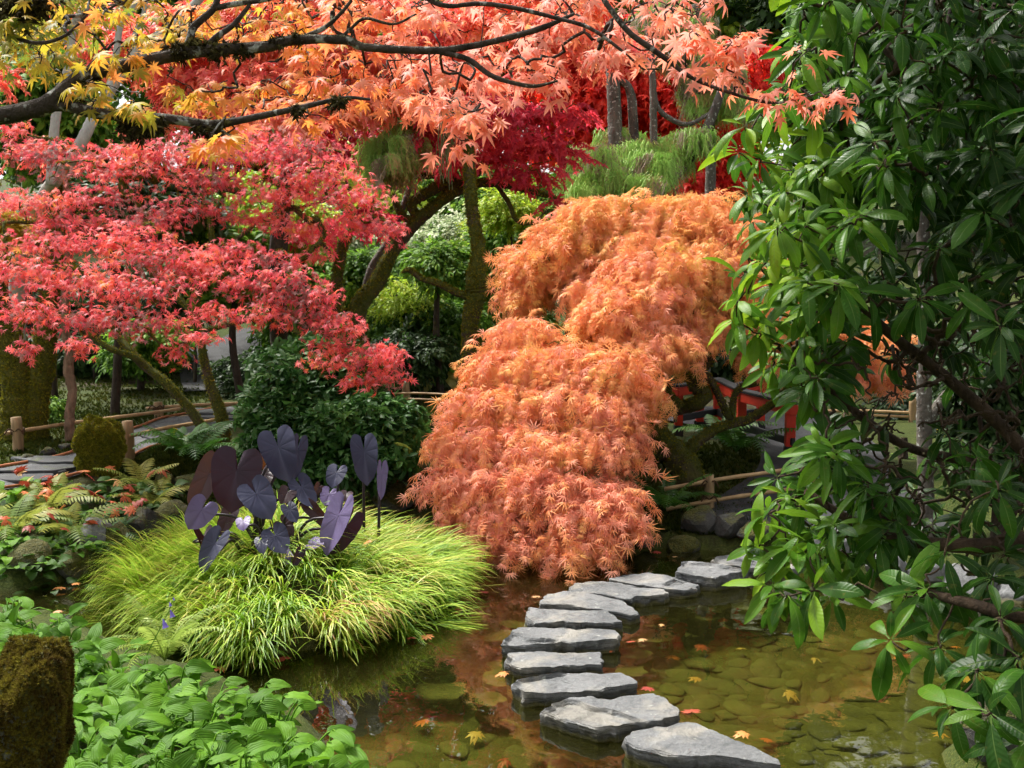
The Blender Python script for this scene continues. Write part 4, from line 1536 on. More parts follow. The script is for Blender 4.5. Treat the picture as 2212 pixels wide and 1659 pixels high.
def tree(name, label, cat, base, trunks, pads, n, temps, mat, bark, scl, orient=layered, n_parts=0, part_leaf=None, twigs=120, group=None, top=.55, shell=.5, dr=None, r_tip=.004, lump=.05, wig=.18, part_scl=None, leaf_name='leaf', sides=7, coat=None, **kw):
    """trunk and limbs tied to targets in the crown, then the crown's leaves"""
    t = thing(name, base, label, cat, group)
    tg, nr, _ = pads_points(pads, twigs, .6, .2, dr)
    mb = grow(trunks, tg, 3, wig, r_tip, lump=lump, sides=sides, **kw)
    wood = obj('trunk', mb.mesh('trunk', M[bark]), t)
    if coat: mossify(wood, coat[0], coat[1], zmin=-.4)
    p, nrm, _ = pads_points(pads, n, top, shell, dr)
    R = orient(nrm)
    foliage(t, leaf_name, 'crown', temps, M[mat], p, R, scl * U(.65, 1.3, n))
    if n_parts:
        p, nrm, _ = pads_points(pads, n_parts * 5, .75, .93, dr)
        q = p * 1.0
        k = np.argsort((p - EYE) @ FWD - (nrm @ -FWD) * .8)[:n_parts]
        ps = part_scl or scl
        foliage(t, leaf_name, 'crown', part_leaf or temps, M[mat], p[k], orient(nrm[k]), ps * U(.8, 1.2, len(k)), n_parts=n_parts)
    return t


# ------------------------------------------------------------------ far background: shrubs and trees, back to front
def bush(label, cat, x, y, d, rx, ry, n, mat, temps, scl, name='shrub', group=None, seed=0, lobes=7, dr=None, base_y=None, orient=layered, twigs=40, bark='bark_dark'):
    rs = np.random.default_rng(seed)
    pads = []
    for k in range(lobes):
        a, r = rs.uniform(0, 6.28), rs.uniform(.25, .75)
        pads.append((x + math.cos(a) * r * rx * .75, y + math.sin(a) * r * ry * .75, d + rs.uniform(-.3, .3) * rx / FPX * d, rx * rs.uniform(.38, .55), ry * rs.uniform(.38, .55), dr or rx / FPX * d * .5))
    c = P(x, y, d)
    b = np.array([c[0], c[1], H(c[0], c[1])])
    mid = np.array([c[0], c[1], max(c[2], b[2] + .2)])
    tr = [([b - [0, 0, .1], b * .5 + mid * .5 + rs.normal(0, .05, 3), mid], [.06, .045, .03])]
    return tree(name, label, cat, b, tr, pads, n, temps, mat, bark, scl, orient, twigs=twigs, group=group, r_tip=.005)


far = 'tall trees closing off the garden'
for i, (x, y, d, rx, ry, m, lab) in enumerate([
    (-250, 80, 24, 330, 620, 'deep', 'dark evergreen tree beyond the left edge of the picture'),
    (120, 0, 26, 300, 620, 'green', 'tall green tree behind the silver trunks at upper left'),
    (430, 140, 25, 280, 620, 'green', 'tall green tree behind the coral maple'),
    (720, 60, 27, 300, 620, 'lime', 'tall yellow-green tree behind the hanging lichen'),
    (1010, 80, 24, 260, 620, 'green', 'tall green tree behind the crimson maple'),
    (1250, 0, 26, 300, 620, 'green', 'tall green tree behind the cypress trunks'),
    (1520, 30, 25, 280, 620, 'lime', 'tall pale green tree behind the cypress at upper right'),
    (1800, 30, 22, 320, 620, 'deep', 'tall dark tree behind the upper rhododendron'),
    (2150, 220, 22, 320, 640, 'deep', 'tall dark tree at the right end of the garden'),
    (2500, 220, 22, 320, 640, 'green', 'tall green tree beyond the right edge of the picture')]):
    d += 9
    c = P(x, y, d); b = np.array([c[0], c[1], H(c[0], c[1])])
    pads = []
    rs = np.random.default_rng(300 + i)
    for k in range(12):
        a, r = rs.uniform(0, 6.28), rs.uniform(.1, .8)
        pads.append((x + math.cos(a) * r * rx * .8, y + math.sin(a) * r * ry * .85, d + rs.uniform(-.7, .7), rx * .42, ry * .25, 1.5))
    tree('dense_tree', lab, 'tree', b, [([b - [0, 0, .3], b + [.1, .1, 2.], c + [0, 0, .5]], [.2, .16, .08])], pads, 1300, ESPRIG, m, 'bark_dark', 4.0, twigs=60, group=far, r_tip=.012)

hedge = 'shrubs on the slope behind the maples'
for i, (lab, x, y, d, rx, ry, n, mat, temps, s) in enumerate([
    ('dark hedge mass behind the left moss lawn', 60, 700, 19, 260, 170, 1500, 'deep', ESPRIG, 1.7),
    ('deep green shrubbery behind the pink maple stems', 330, 690, 18.5, 240, 150, 1500, 'deep', ESPRIG, 1.6),
    ('green shrub between far walk and mossy maple', 660, 640, 18, 170, 140, 1300, 'green', ESPRIG, 1.5),
    ('large white-variegated shrub left of the forked mossy maple', 700, 520, 19, 150, 90, 1500, 'varieg', DSPRIG, 1.8),
    ('white-variegated shrub seen inside the fork of the mossy maple', 940, 520, 18.2, 120, 90, 1200, 'varieg', DSPRIG, 1.7),
    ('lime green shrub above the pink maple stems', 590, 480, 20, 160, 150, 1300, 'lime', DSPRIG, 2.2),
    ('bright yellow-green bush under the lichen-hung bough', 780, 400, 20, 150, 110, 1100, 'lime', ESPRIG, 1.6),
    ('fresh green bush behind the slender mossy trunk', 960, 460, 20.5, 170, 130, 1300, 'green', ESPRIG, 1.6),
    ('fine-leaved green maple right of the slender trunk', 1130, 440, 19, 120, 90, 1300, 'green', DSPRIG, 2.0),
    ('lime shrub low beside the slender mossy trunk', 1090, 490, 17.6, 90, 60, 900, 'lime', DSPRIG, 1.5),
    ('glossy green laurel right of the slender mossy trunk', 1110, 600, 16.5, 110, 130, 1400, 'green', ESPRIG, 1.25),
    ('mid green bush between the two mossy trunks', 920, 590, 17.5, 110, 90, 1100, 'green', ESPRIG, 1.3),
    ('bright green bush against the forked trunk', 800, 600, 16.8, 80, 70, 1100, 'green', ESPRIG, 1.1),
    ('low green ground shrub at the foot of the slender trunk', 930, 690, 16, 140, 80, 1300, 'green', ESPRIG, 1.0),
    ('thin yellow-green sapling in front of the forked trunk', 870, 640, 15.6, 90, 60, 420, 'lime', DSPRIG, 1.0),
    ('dark undergrowth left of the sword fern', 880, 770, 15, 110, 60, 1000, 'deep', ESPRIG, .9),
    ('dark shrub behind the red bridge', 1480, 780, 17, 170, 110, 1500, 'deep', ESPRIG, 1.4),
    ('green fern bank behind the bridge walk', 1830, 850, 16.5, 200, 80, 1400, 'green', ESPRIG, 1.1),
    ('dark shrubs right of the walk behind the rhododendron', 2080, 820, 15.5, 220, 140, 1500, 'deep', ESPRIG, 1.3),
    ('pale variegated shrub over the orange maple at upper right', 1540, 380, 19, 110, 70, 1100, 'varieg', DSPRIG, 1.9),
    ('yellow-leaved shrub low behind the rhododendron branches', 2070, 1010, 11.5, 130, 110, 1500, 'gold', DSPRIG, .75),
    ('green shrub at the right edge beside the yellow one', 2230, 960, 11.8, 120, 170, 1100, 'green', ESPRIG, .9),
    ('low green bush between the walk and the pale upright trunk', 1950, 1040, 10.2, 70, 60, 700, 'green', ESPRIG, .65),
    ('dark low bush on the bank under the rhododendron boughs', 2060, 1110, 9.4, 90, 60, 800, 'deep', ESPRIG, .65),
    ('lime bush between the pink maple and the forked trunk', 650, 480, 16., 80, 60, 800, 'lime', DSPRIG, 1.3),
    ('small lime bush above the sword fern trunk', 1100, 450, 15.4, 70, 40, 700, 'lime', DSPRIG, 1.2),
    ('bright green bush low in the fork of the mossy maple', 950, 570, 15., 80, 50, 800, 'green', ESPRIG, 1.0),
    ('dark shrub added to darken the background behind the right rhododendron boughs', 2170, 880, 8., 130, 230, 1300, 'deep', ESPRIG, .8),  # shrub added to darken what shows between the boughs
    ('green bush hiding the walk right of the yellow shrub', 2150, 1090, 9.6, 120, 110, 1100, 'green', ESPRIG, .75),
    ('deep green bush behind the pale upright trunk', 1990, 900, 13., 120, 70, 900, 'deep', ESPRIG, 1.0),
    ('green rhododendron behind the top of the pink maple', 90, 260, 14.5, 170, 170, 1500, 'green', EWHORL, 1.5),
    ('dark green rhododendron glimpsed through the pink maple', 230, 460, 13.2, 280, 130, 1500, 'deep', EWHORL, 1.4),
    ('small green rhododendron behind the lower pink branches', 520, 560, 13.6, 170, 110, 1000, 'green', EWHORL, 1.2),
    ('golden yellow shrub at the left edge among pink leaves', -10, 490, 11.2, 60, 50, 500, 'gold', DSPRIG, .9),
    ('dark feathery yew behind the upright maple stem', 545, 800, 15., 80, 80, 1100, 'deep', DSPRIG, 1.2),
    ('green shrub behind the leaning mossy stem', 300, 740, 15.5, 110, 60, 900, 'green', ESPRIG, 1.0),
    ('low leafy plant at the foot of the brown trunk', 108, 885, 12.6, 34, 36, 260, 'green', ESPRIG, .6)]):
    bush(lab, 'shrub', x, y, d, rx, ry, n, mat, temps, s, seed=400 + i, group=hedge)

# ------------------------------------------------------------------ background maples
c0 = on_ground(610, 830, .6)
tree('maple_tree', 'tall coral-red maple filling the sky behind the overhanging branch', 'tree', c0,
     [([c0 - [0, 0, .1], P(600, 600, 12.6), P(620, 380, 12.4), P(660, 200, 12.2)], [.13, .11, .09, .05])],
     [(330, 110, 11.6, 150, 70), (470, 60, 11.8, 170, 70), (520, 190, 11.6, 190, 60), (700, 130, 12, 190, 70), (640, 20, 12, 200, 60), (850, 60, 12.4, 170, 70), (900, 160, 12.2, 170, 60), (720, 230, 11.8, 150, 45),
      (1050, 90, 12.6, 170, 70), (1150, 20, 12.8, 180, 60), (1250, 110, 13, 130, 60), (400, 250, 11.4, 110, 30), (560, 270, 11.2, 120, 30), (1000, 210, 12.4, 100, 40), (200, 50, 11.9, 100, 50)],
     4200, MSPRIG, 'coral', 'bark_dark', 1.15, twigs=150)
c0 = on_ground(1240, 800, .6)
tree('maple_tree', 'scarlet maple glowing behind the cypress trunks', 'tree', c0,
     [([c0 - [0, 0, .1], P(1250, 600, 17.4), P(1330, 350, 17), P(1360, 200, 17)], [.16, .14, .10, .05])],
     [(1200, 190, 17, 120, 60), (1300, 240, 16.8, 120, 80), (1420, 200, 16.8, 120, 80), (1500, 260, 16.6, 110, 90), (1380, 110, 17, 150, 70), (1560, 350, 16.4, 90, 40), (1480, 400, 16.2, 100, 30), (1250, 90, 17, 130, 70), (1230, 320, 16.8, 100, 50), (1600, 150, 16.8, 90, 70)],
     3600, MSPRIG, 'scarlet', 'bark_dark', 1.5, twigs=120)

# forked mossy maple with the crimson crown
bm_ = on_ground(765, 716, .8)
D = 13.2
bm_ = np.array([P(765, 700, D)[0], P(765, 700, D)[1], H(*P(765, 700, D)[:2])])
q = lambda x, y, d=D: P(x, y, d)
tree('mossy_maple', 'forked mossy maple with crimson leaves and a long bare bough', 'tree', bm_,
     [([bm_ - [0, 0, .15], q(768, 690), q(815, 610), q(850, 540), q(900, 480), q(960, 430), q(1020, 395)], [.13, .115, .095, .085, .075, .065, .055]),
      ([bm_ + [-.05, 0, -.1], q(735, 690), q(726, 620), q(738, 540), q(755, 490, 13.4), q(740, 430, 13.6)], [.09, .08, .07, .065, .06, .045]),
      ([q(1018, 396), q(1060, 395), q(1110, 402), q(1160, 415), q(1205, 428)], [.06, .055, .05, .045, .02]),
      ([q(955, 432), q(990, 400), q(1030, 370), q(1060, 330), q(1120, 300, 13.5)], [.07, .07, .065, .05, .03]),
      ([q(905, 475), q(890, 440), q(935, 410), q(980, 380), q(900, 375), q(835, 398)], [.06, .06, .07, .08, .07, .045]),
      ([q(1075, 402), q(1100, 440), q(1115, 475), q(1150, 482), q(1185, 450)], [.03, .028, .025, .022, .01]),
      ([q(895, 486), q(862, 455), q(850, 420)], [.05, .045, .03])],
     [(740, 290, 12.8, 110, 40), (690, 240, 13, 90, 36), (880, 370, 13.2, 70, 20), (1020, 345, 12.8, 110, 24), (1120, 300, 12.8, 110, 30), (1190, 245, 13.2, 110, 30), (1080, 240, 13.2, 120, 26), (1150, 375, 12.7, 80, 22), (1210, 330, 13, 70, 30), (960, 300, 13.2, 90, 22), (1205, 440, 12.7, 40, 20), (810, 470, 13, 60, 30), (690, 500, 13.2, 80, 30), (700, 340, 13, 80, 30)],
     1150, MSPRIG, 'crimson', 'bark_moss', 1.1, twigs=120, lump=.14, shell=.15, coat=(6000, .03))

# slender mossy trunk with its stub
b = np.array([P(1022, 800, 12)[0], P(1022, 800, 12)[1], 0]); b[2] = H(b[0], b[1])
q = lambda x, y, d=12.: P(x, y, d)
tree('slender_tree', 'single upright mossy trunk with a crooked dead side branch', 'tree', b,
     [([b - [0, 0, .1], q(1018, 760), q(1016, 700), q(1028, 640), q(1028, 610), q(1034, 540), q(1022, 470), q(1016, 400), q(1012, 330), q(1008, 260)], [.105, .095, .088, .105, .118, .075, .07, .066, .06, .05]),
      ([q(1024, 645), q(985, 632), q(945, 612), q(910, 602), q(885, 584), q(868, 588)], [.045, .038, .036, .03, .03, .015])],
     [(1010, 240, 12., 120, 40), (940, 300, 12.2, 60, 25)], 350, MSPRIG, 'crimson', 'bark_moss', 1.1, twigs=30, lump=.16, coat=(5000, .026))

# weeping cypresses
for i, (lab, base, pads, tr, n, dn) in enumerate([
    ('weeping thread cypress with grey trunks above the orange maple', (1360, 800, 14.5), [(1350, 320, 14.2, 110, 45), (1270, 350, 14, 60, 40), (1300, 395, 13.9, 80, 30), (1420, 330, 14, 70, 40), (1480, 300, 14.4, 60, 40), (1380, 380, 13.9, 70, 30)],
     [([(1330, 420), (1328, 260), (1322, 120), (1318, 20)], [.10, .095, .085, .07]), ([(1372, 420), (1368, 260), (1358, 190), (1320, 165)], [.07, .065, .055, .04]), ([(1415, 440), (1412, 280), (1410, 170), (1400, 60)], [.05, .05, .045, .035]), ([(1410, 175), (1420, 230), (1450, 258), (1490, 268), (1540, 240)], [.03, .035, .035, .03, .02]), ([(1425, 415), (1465, 370), (1510, 310), (1550, 220), (1580, 120)], [.06, .07, .07, .06, .04])], 620, 110),
    ('small weeping cypress tuft left of the hanging lichen', (772, 740, 14.2), [(840, 300, 12.4, 48, 44), (890, 290, 12.5, 40, 40), (850, 350, 12.3, 40, 26)],
     [([(790, 620), (850, 500), (895, 360), (880, 280)], [.05, .045, .035, .025]), ([(905, 340), (930, 370), (1000, 330), (1060, 290)], [.03, .03, .025, .015])], 170, 30),
    ('brown-tasselled weeping cypress at the top behind the coral leaf tips', (1520, 800, 15.4), [(1490, 80, 15, 70, 70), (1550, 150, 15, 60, 60), (1450, 40, 15.2, 80, 50), (1520, 190, 14.8, 60, 40)],
     [([(1530, 600), (1535, 300), (1520, 100), (1500, 10)], [.08, .07, .06, .05])], 380, 260)]):
    dd = base[2]
    c = P(base[0], base[1], dd); b = np.array([c[0], c[1], H(c[0], c[1])])
    t = thing('weeping_cypress', b, lab, 'tree', 'weeping cypresses')
    trs = [([P(x, y, dd - .3) for x, y in pts], r) for pts, r in tr]
    trs[0] = ([b - [0, 0, .1]] + trs[0][0], [trs[0][1][0] * 1.1] + trs[0][1])
    pr_ = np.random.default_rng(70 + i)
    small = []
    for (px, py, pd, rx, ry) in [v[:5] for v in pads]:
        for _ in range(5):
            small.append((px + pr_.normal(0, .5) * rx, py + pr_.normal(0, .5) * ry, pd + pr_.normal(0, .25), rx * pr_.uniform(.18, .4), ry * pr_.uniform(.2, .45), .22))
    pads = small
    tg, _, _ = pads_points(pads, 60, .6, .2)
    obj('trunk', grow(trs, tg, 4, .3, .004, lump=.06, sides=7).mesh('trunk', M['bark_grey']), t)
    p, nrm, _ = pads_points(pads, n, .7, .4)
    R = frames(nrm * [1, 1, 0] + rng.normal(0, .3, (n, 3)) * [1, 1, 0], np.tile([0, 0, 1.], (n, 1)) + rng.normal(0, .15, (n, 3)))
    foliage(t, 'spray', 'crown', THREAD, M['thread'], p, R, U(.6, 1.3, n))
    p, nrm, _ = pads_points(pads, dn, .3, .2)
    R = frames(nrm * [1, 1, 0] + rng.normal(0, .3, (dn, 3)) * [1, 1, 0], np.tile([0, 0, 1.], (dn, 1)))
    foliage(t, 'spray', 'dry_tassels', THREAD, M['thread_dead'], p, R, U(.7, 1.3, dn))

# silver trunks at upper left
D = 10.5
q = lambda x, y, d=D: P(x, y, d)
b = np.array([q(40, 700, 12.4)[0], q(40, 700, 12.4)[1], 0.]); b[2] = H(b[0], b[1])
t = thing('silver_tree', b, 'tree with pale silvery trunks leaning up behind the overhanging branch', 'tree')
tr = [([b - [0, 0, .1], q(36, 640, 12.3), q(50, 520, 12.), q(90, 430, 11.3), q(161, 332), q(208, 242), q(235, 198), q(282, 128), q(319, 94), q(370, 60), q(403, 30), q(437, -10)], [.09, .085, .075, .07, .06, .055, .055, .052, .05, .048, .045, .04]),
      ([q(110, 400), q(120, 260), q(148, 140), q(161, 50), q(191, 10), q(220, -40)], [.05, .045, .04, .035, .035, .03]),
      ([q(235, 198), q(250, 120), q(262, 50), q(290, 15), q(310, -30)], [.035, .032, .03, .03, .025]),
      ([q(282, 128), q(290, 80), q(310, 30), q(318, -20)], [.03, .026, .022, .02])]
tg = np.array([q(*v) for v in [(120, 180), (60, 60), (100, 20), (350, 20), (230, 60), (180, 130), (330, 140), (80, 240), (380, 120), (300, 200), (240, 10), (130, 90)]])
obj('trunk', grow(tr, tg, 4, .3, .006, lump=.08).mesh('trunk', M['bark_silver']), t)
p, nrm, _ = pads_points([(80, 80, 10.6, 110, 60), (250, -40, 10.6, 160, 40)], 240, .5, .2)
foliage(t, 'leaf', 'crown', MSPRIG, M['gold'], p, layered(nrm), .9 * U(.8, 1.2, len(p)))

# mossy twin trunk and brown trunk at the left
D = 11.3
q = lambda x, y, d=D: P(x, y, d)
b = np.array([q(45, 930)[0], q(45, 930)[1], 0.]); b[2] = H(b[0], b[1])
t = thing('mossy_tree', b, 'thick twin trunk wrapped in moss at the left edge behind the fence', 'tree')
tr = [([b + [-.02, 0, -.15], q(40, 920), q(42, 850), q(30, 780), q(12, 720), q(-10, 650), q(-30, 560), q(-60, 400), q(-80, 200)], [.26, .20, .165, .155, .15, .14, .13, .12, .1]),
      ([b + [.12, .05, -.15], q(75, 905), q(84, 840), q(92, 780), q(98, 720), q(108, 650), q(118, 560), q(130, 420), q(140, 300)], [.16, .12, .115, .12, .11, .10, .09, .08, .06])]
wood = obj('trunk', grow(tr, np.zeros((0, 3)), lump=.10, sides=10).mesh('trunk', M['bark_moss2']), t)
mossify(wood, 9000, .03, zmin=-.7)
p, nrm, _ = pads_points([(-60, 180, 10.6, 120, 60), (120, 330, 10.8, 100, 40)], 200, .5, .2)
foliage(t, 'leaf', 'crown', MSPRIG, M['coral'], p, layered(nrm), U(.8, 1.2, len(p)))
D = 11.2
b = np.array([q(152, 905, D)[0], q(152, 905, D)[1], 0.]); b[2] = H(b[0], b[1])
t = thing('bare_tree', b, 'thin reddish-brown bare trunk standing right of the mossy twin trunk', 'tree')
tr = [([b - [0, 0, .1], q(150, 900, D), q(156, 850, D), q(148, 800, D), q(150, 760, D), q(142, 720, D), q(140, 640, D), q(150, 500, D), q(140, 380, D)], [.06, .05, .045, .055, .045, .042, .04, .035, .025])]
obj('trunk', grow(tr, np.array([q(190, 420, D), q(90, 430, D), q(180, 560, D)]), lump=.15).mesh('trunk', M['bark_brown']), t)
for x, y, h, lab in ((300, 800, .9, 'thin dark sapling stem on the moss lawn'), (205, 790, 1.6, 'dark straight stem behind the reddish-brown trunk'), (420, 800, .8, 'short dark stem left of the far walk')):
    b = on_ground(x, y + 30, .6)
    t = thing('sapling', b, lab, 'tree', 'dark saplings on the moss lawn')
    obj('trunk', tube(MB(), catmull([b - [0, 0, .1], b + [.03, 0, h * .5], b + [0, .05, h]], 9), np.linspace(.035, .02, 9), 7).mesh('trunk', M['bark_dark']), t)

# ------------------------------------------------------------------ the pink maple on the left
b = on_ground(482, 958, .45)
dB = to_px(b)[2]
q = P
tr = [([b - [0, 0, .12], q(483, 945, dB), q(478, 900, dB), q(468, 870, dB), q(450, 820, dB), q(438, 760, dB), q(424, 690, dB), q(430, 620, dB), q(455, 540, dB), q(452, 470, dB), q(432, 420, dB)], [.075, .065, .062, .055, .045, .040, .036, .032, .028, .022, .014]),
      ([b + [-.12, 0, -.1], q(436, 925, dB), q(410, 885, dB), q(380, 850, dB), q(350, 820, dB), q(310, 790, dB), q(285, 770, dB - .1), q(235, 752, dB - .2), q(190, 720, dB - .2), q(140, 680, dB - .3)], [.06, .05, .048, .048, .046, .042, .032, .028, .024, .016]),
      ([q(318, 795, dB), q(285, 760, dB), q(250, 720, dB + .1), q(230, 660, dB + .1), q(180, 590, dB + .1), q(90, 520, dB)], [.036, .034, .03, .026, .022, .012]),
      ([q(432, 690, dB), q(380, 640, dB + .1), q(340, 600, dB + .2), q(300, 560, dB + .2), q(240, 500, dB + .2), q(150, 440, dB + .3)], [.034, .033, .03, .026, .022, .012]),
      ([q(455, 540, dB), q(520, 510, dB + .1), q(570, 470, dB + .2), q(640, 450, dB + .2), q(720, 430, dB + .1)], [.022, .02, .018, .015, .01]),
      ([q(452, 475, dB), q(480, 430, dB), q(488, 380, dB), q(500, 330, dB + .1)], [.018, .015, .012, .008]),
      ([q(430, 720, dB), q(500, 700, dB), q(580, 690, dB), q(680, 740, dB), q(780, 790, dB), q(850, 815, dB)], [.028, .024, .02, .017, .013, .008]),
      ([q(235, 500, dB + .2), q(190, 450, dB + .3), q(120, 390, dB + .3), q(60, 340, dB + .3)], [.02, .017, .013, .008])]
pk = [(90, 345, 9.6, 110, 40), (250, 380, 9.5, 150, 45), (420, 350, 9.5, 160, 45), (560, 345, 9.4, 150, 42), (680, 390, 9.2, 130, 45), (770, 440, 9.1, 100, 45), (840, 505, 9.0, 46, 32), (620, 430, 9.3, 130, 30), (470, 400, 9.4, 120, 30),
      (60, 450, 9.2, 120, 36), (200, 440, 9.3, 120, 30), (110, 540, 8.9, 150, 42), (270, 530, 8.9, 140, 36), (40, 600, 8.7, 100, 45), (350, 570, 8.8, 130, 34), (190, 620, 8.6, 150, 44), (320, 640, 8.5, 120, 40), (60, 690, 8.4, 90, 40), (200, 700, 8.4, 120, 36), (330, 710, 8.4, 110, 30),
      (430, 590, 8.8, 110, 36), (540, 620, 8.7, 130, 36), (620, 660, 8.6, 100, 40), (560, 690, 8.5, 100, 24), (690, 700, 8.5, 70, 34), (450, 680, 8.5, 70, 24), (720, 760, 8.4, 70, 26), (800, 790, 8.4, 80, 40), (850, 825, 8.4, 46, 30), (60, 765, 8.2, 46, 24), (170, 755, 8.2, 50, 20), (380, 770, 8.3, 50, 24), (440, 735, 8.3, 60, 18), (780, 830, 8.3, 60, 22), (560, 480, 9.4, 90, 24), (30, 290, 9.8, 60, 30), (400, 460, 9.3, 130, 28), (300, 490, 9.2, 120, 26), (500, 550, 9.0, 110, 26), (640, 500, 9.3, 90, 26), (680, 560, 9.2, 60, 22), (150, 490, 9.2, 110, 24), (660, 330, 9.5, 120, 30), (520, 300, 9.7, 130, 24), (300, 330, 9.6, 110, 26), (760, 490, 9.2, 80, 24), (700, 650, 8.5, 60, 30), (745, 715, 8.4, 60, 34), (640, 610, 8.6, 70, 30), (830, 780, 8.4, 60, 36), (700, 790, 8.3, 60, 22), (590, 570, 8.8, 70, 24)]
pk = [(a, b2, c, d, e * 1.35) for a, b2, c, d, e in pk]
tree('pink_maple', 'spreading maple with layered pink-red leaves over the left bank', 'tree', b, tr, pk, 10800, STAR, 'pink', 'bark_moss', .046, lambda n: layered(n, .7, .7, .30), 300, STAR, twigs=340, top=.55, shell=.10, part_scl=.048, wig=.2, r_tip=.0048, coat=(9000, .022))

# ------------------------------------------------------------------ the laceleaf maple
b = on_ground(1490, 1038, .4)
dB = to_px(b)[2]
tr = [([b - [0, 0, .12], q(1480, 1010, dB), q(1440, 965, dB), q(1418, 930, dB), q(1425, 890, dB + .1), q(1470, 880, dB + .1), q(1508, 870, dB), q(1520, 850, dB), q(1500, 830, dB), q(1512, 800, dB), q(1530, 770, dB), q(1515, 745, dB), q(1480, 680, dB), q(1440, 600, dB + .2), q(1400, 520, dB + .3)], [.15, .14, .12, .10, .085, .07, .07, .072, .065, .065, .06, .055, .05, .04, .03]),
      ([q(1478, 990, dB), q(1500, 960, dB), q(1540, 930, dB + .1), q(1580, 915, dB + .2), q(1620, 905, dB + .3), q(1680, 860, dB + .3), q(1740, 780, dB + .3)], [.07, .055, .05, .045, .042, .035, .025]),
      ([q(1418, 925, dB), q(1380, 890, dB), q(1330, 870, dB), q(1260, 880, dB - .1), q(1180, 920, dB - .2)], [.06, .05, .045, .035, .02]),
      ([q(1512, 800, dB), q(1540, 830, dB), q(1575, 900, dB + .1), q(1585, 860, dB + .1), q(1600, 838, dB + .1), q(1640, 830, dB + .2)], [.04, .035, .035, .03, .028, .015]),
      ([q(1470, 880, dB), q(1440, 850, dB), q(1400, 835, dB), q(1340, 780, dB), q(1260, 720, dB), q(1180, 700, dB)], [.045, .04, .036, .03, .024, .015])]
lp = [(1330, 470, 10.5, 150, 55, .5), (1240, 520, 10.5, 110, 60, .5), (1430, 480, 10.4, 120, 60, .5), (1165, 575, 10.5, 80, 60, .45), (1130, 630, 10.5, 46, 40, .4), (1270, 575, 10.5, 110, 60, .45), (1500, 470, 10.4, 100, 60, .5),
      (1300, 625, 10.1, 80, 50, .4), (1360, 580, 10.15, 100, 55, .45), (1400, 530, 10.2, 110, 55, .45), (1440, 580, 9.9, 140, 70, .5), (1380, 650, 9.6, 130, 60, .45), (1320, 690, 9.5, 70, 50, .4), (1520, 600, 10, 90, 100, .5), (1500, 700, 9.8, 80, 50, .4), (1420, 740, 9.4, 110, 55, .4),
      (1130, 720, 9.5, 80, 42, .4), (1070, 790, 9.3, 60, 50, .38), (1160, 790, 9.2, 90, 55, .4), (1240, 780, 9.2, 80, 60, .4), (1330, 800, 9.0, 90, 55, .4), (1390, 850, 9.0, 50, 36, .3),
      (1030, 870, 9.1, 60, 44, .36), (1120, 870, 8.95, 90, 50, .38), (1230, 860, 8.85, 90, 50, .38), (1320, 880, 8.8, 80, 45, .36), (980, 950, 8.9, 46, 40, .3), (1060, 950, 8.75, 90, 52, .38), (1160, 960, 8.6, 90, 50, .38), (1260, 950, 8.6, 80, 45, .36), (1350, 960, 8.65, 46, 50, .3),
      (970, 1040, 8.6, 40, 46, .3), (1040, 1040, 8.5, 70, 45, .34), (1130, 1040, 8.35, 80, 40, .34), (1220, 1030, 8.35, 70, 34, .3), (990, 1110, 8.4, 50, 30, .28), (1070, 1120, 8.25, 80, 40, .3), (1310, 1070, 8.3, 90, 40, .32), (1250, 1110, 8.15, 80, 40, .3), (1330, 1120, 8.15, 60, 34, .26), (1120, 1165, 8.1, 50, 24, .2), (1220, 1170, 8.0, 60, 22, .22), (1290, 1165, 8.05, 50, 22, .22),
      (1620, 560, 10.2, 80, 110, .5), (1650, 680, 9.9, 90, 70, .45), (1760, 700, 9.9, 90, 60, .4), (1860, 740, 9.9, 80, 50, .4), (1640, 765, 9.7, 40, 26, .3), (1900, 800, 9.8, 60, 28, .3)]
lp = [(a, b2, c, d * .95, e * .95, f * .9) for a, b2, c, d, e, f in lp]
tree('laceleaf_maple', 'cascading orange laceleaf maple with crooked mossy trunk over the pond', 'tree', b, tr, lp, 9000, LSPRIG, 'lace', 'bark_moss', 1.0, lambda n: cascading(n, .4), 300, LACE, twigs=260, top=.6, shell=.5, part_scl=.085, lump=.16, r_tip=.003, coat=(5000, .022))

# ------------------------------------------------------------------ dark shrub in the middle
rs = np.random.default_rng(3)
sp = [(610, 900, 9.6, 90, 80, .5), (640, 850, 9.8, 110, 90, .5), (720, 820, 10, 110, 70, .5), (660, 950, 9.3, 120, 70, .5), (760, 930, 9.4, 110, 80, .5), (840, 920, 9.6, 80, 60, .45), (640, 1010, 9.1, 80, 40, .4), (740, 1010, 9.1, 110, 50, .4), (830, 1000, 9.2, 70, 50, .4), (610, 800, 10.2, 60, 60, .4), (700, 770, 10.3, 80, 50, .5), (560, 970, 9.3, 40, 30, .3), (880, 960, 9.5, 40, 50, .3)]
b = on_ground(700, 1040, .4) + [0, .5, 0]
b[2] = H(b[0], b[1])
tree('evergreen_shrub', 'dense dark green evergreen shrub behind the taro leaves', 'shrub', b, [([b - [0, 0, .1], b + [.1, .1, .4], b + [0, .2, .8]], [.06, .05, .03]), ([b - [.1, 0, .1], b + [-.4, .1, .5]], [.05, .03])], sp, 3000, EWHORL, 'shrub_dark', 'bark_dark', .95, lambda n: layered(n, -.1, .4, .45), 300, [blade_leaf(1, .30, .2, .15, 6, m=4)], twigs=120, shell=.6, part_scl=.10)

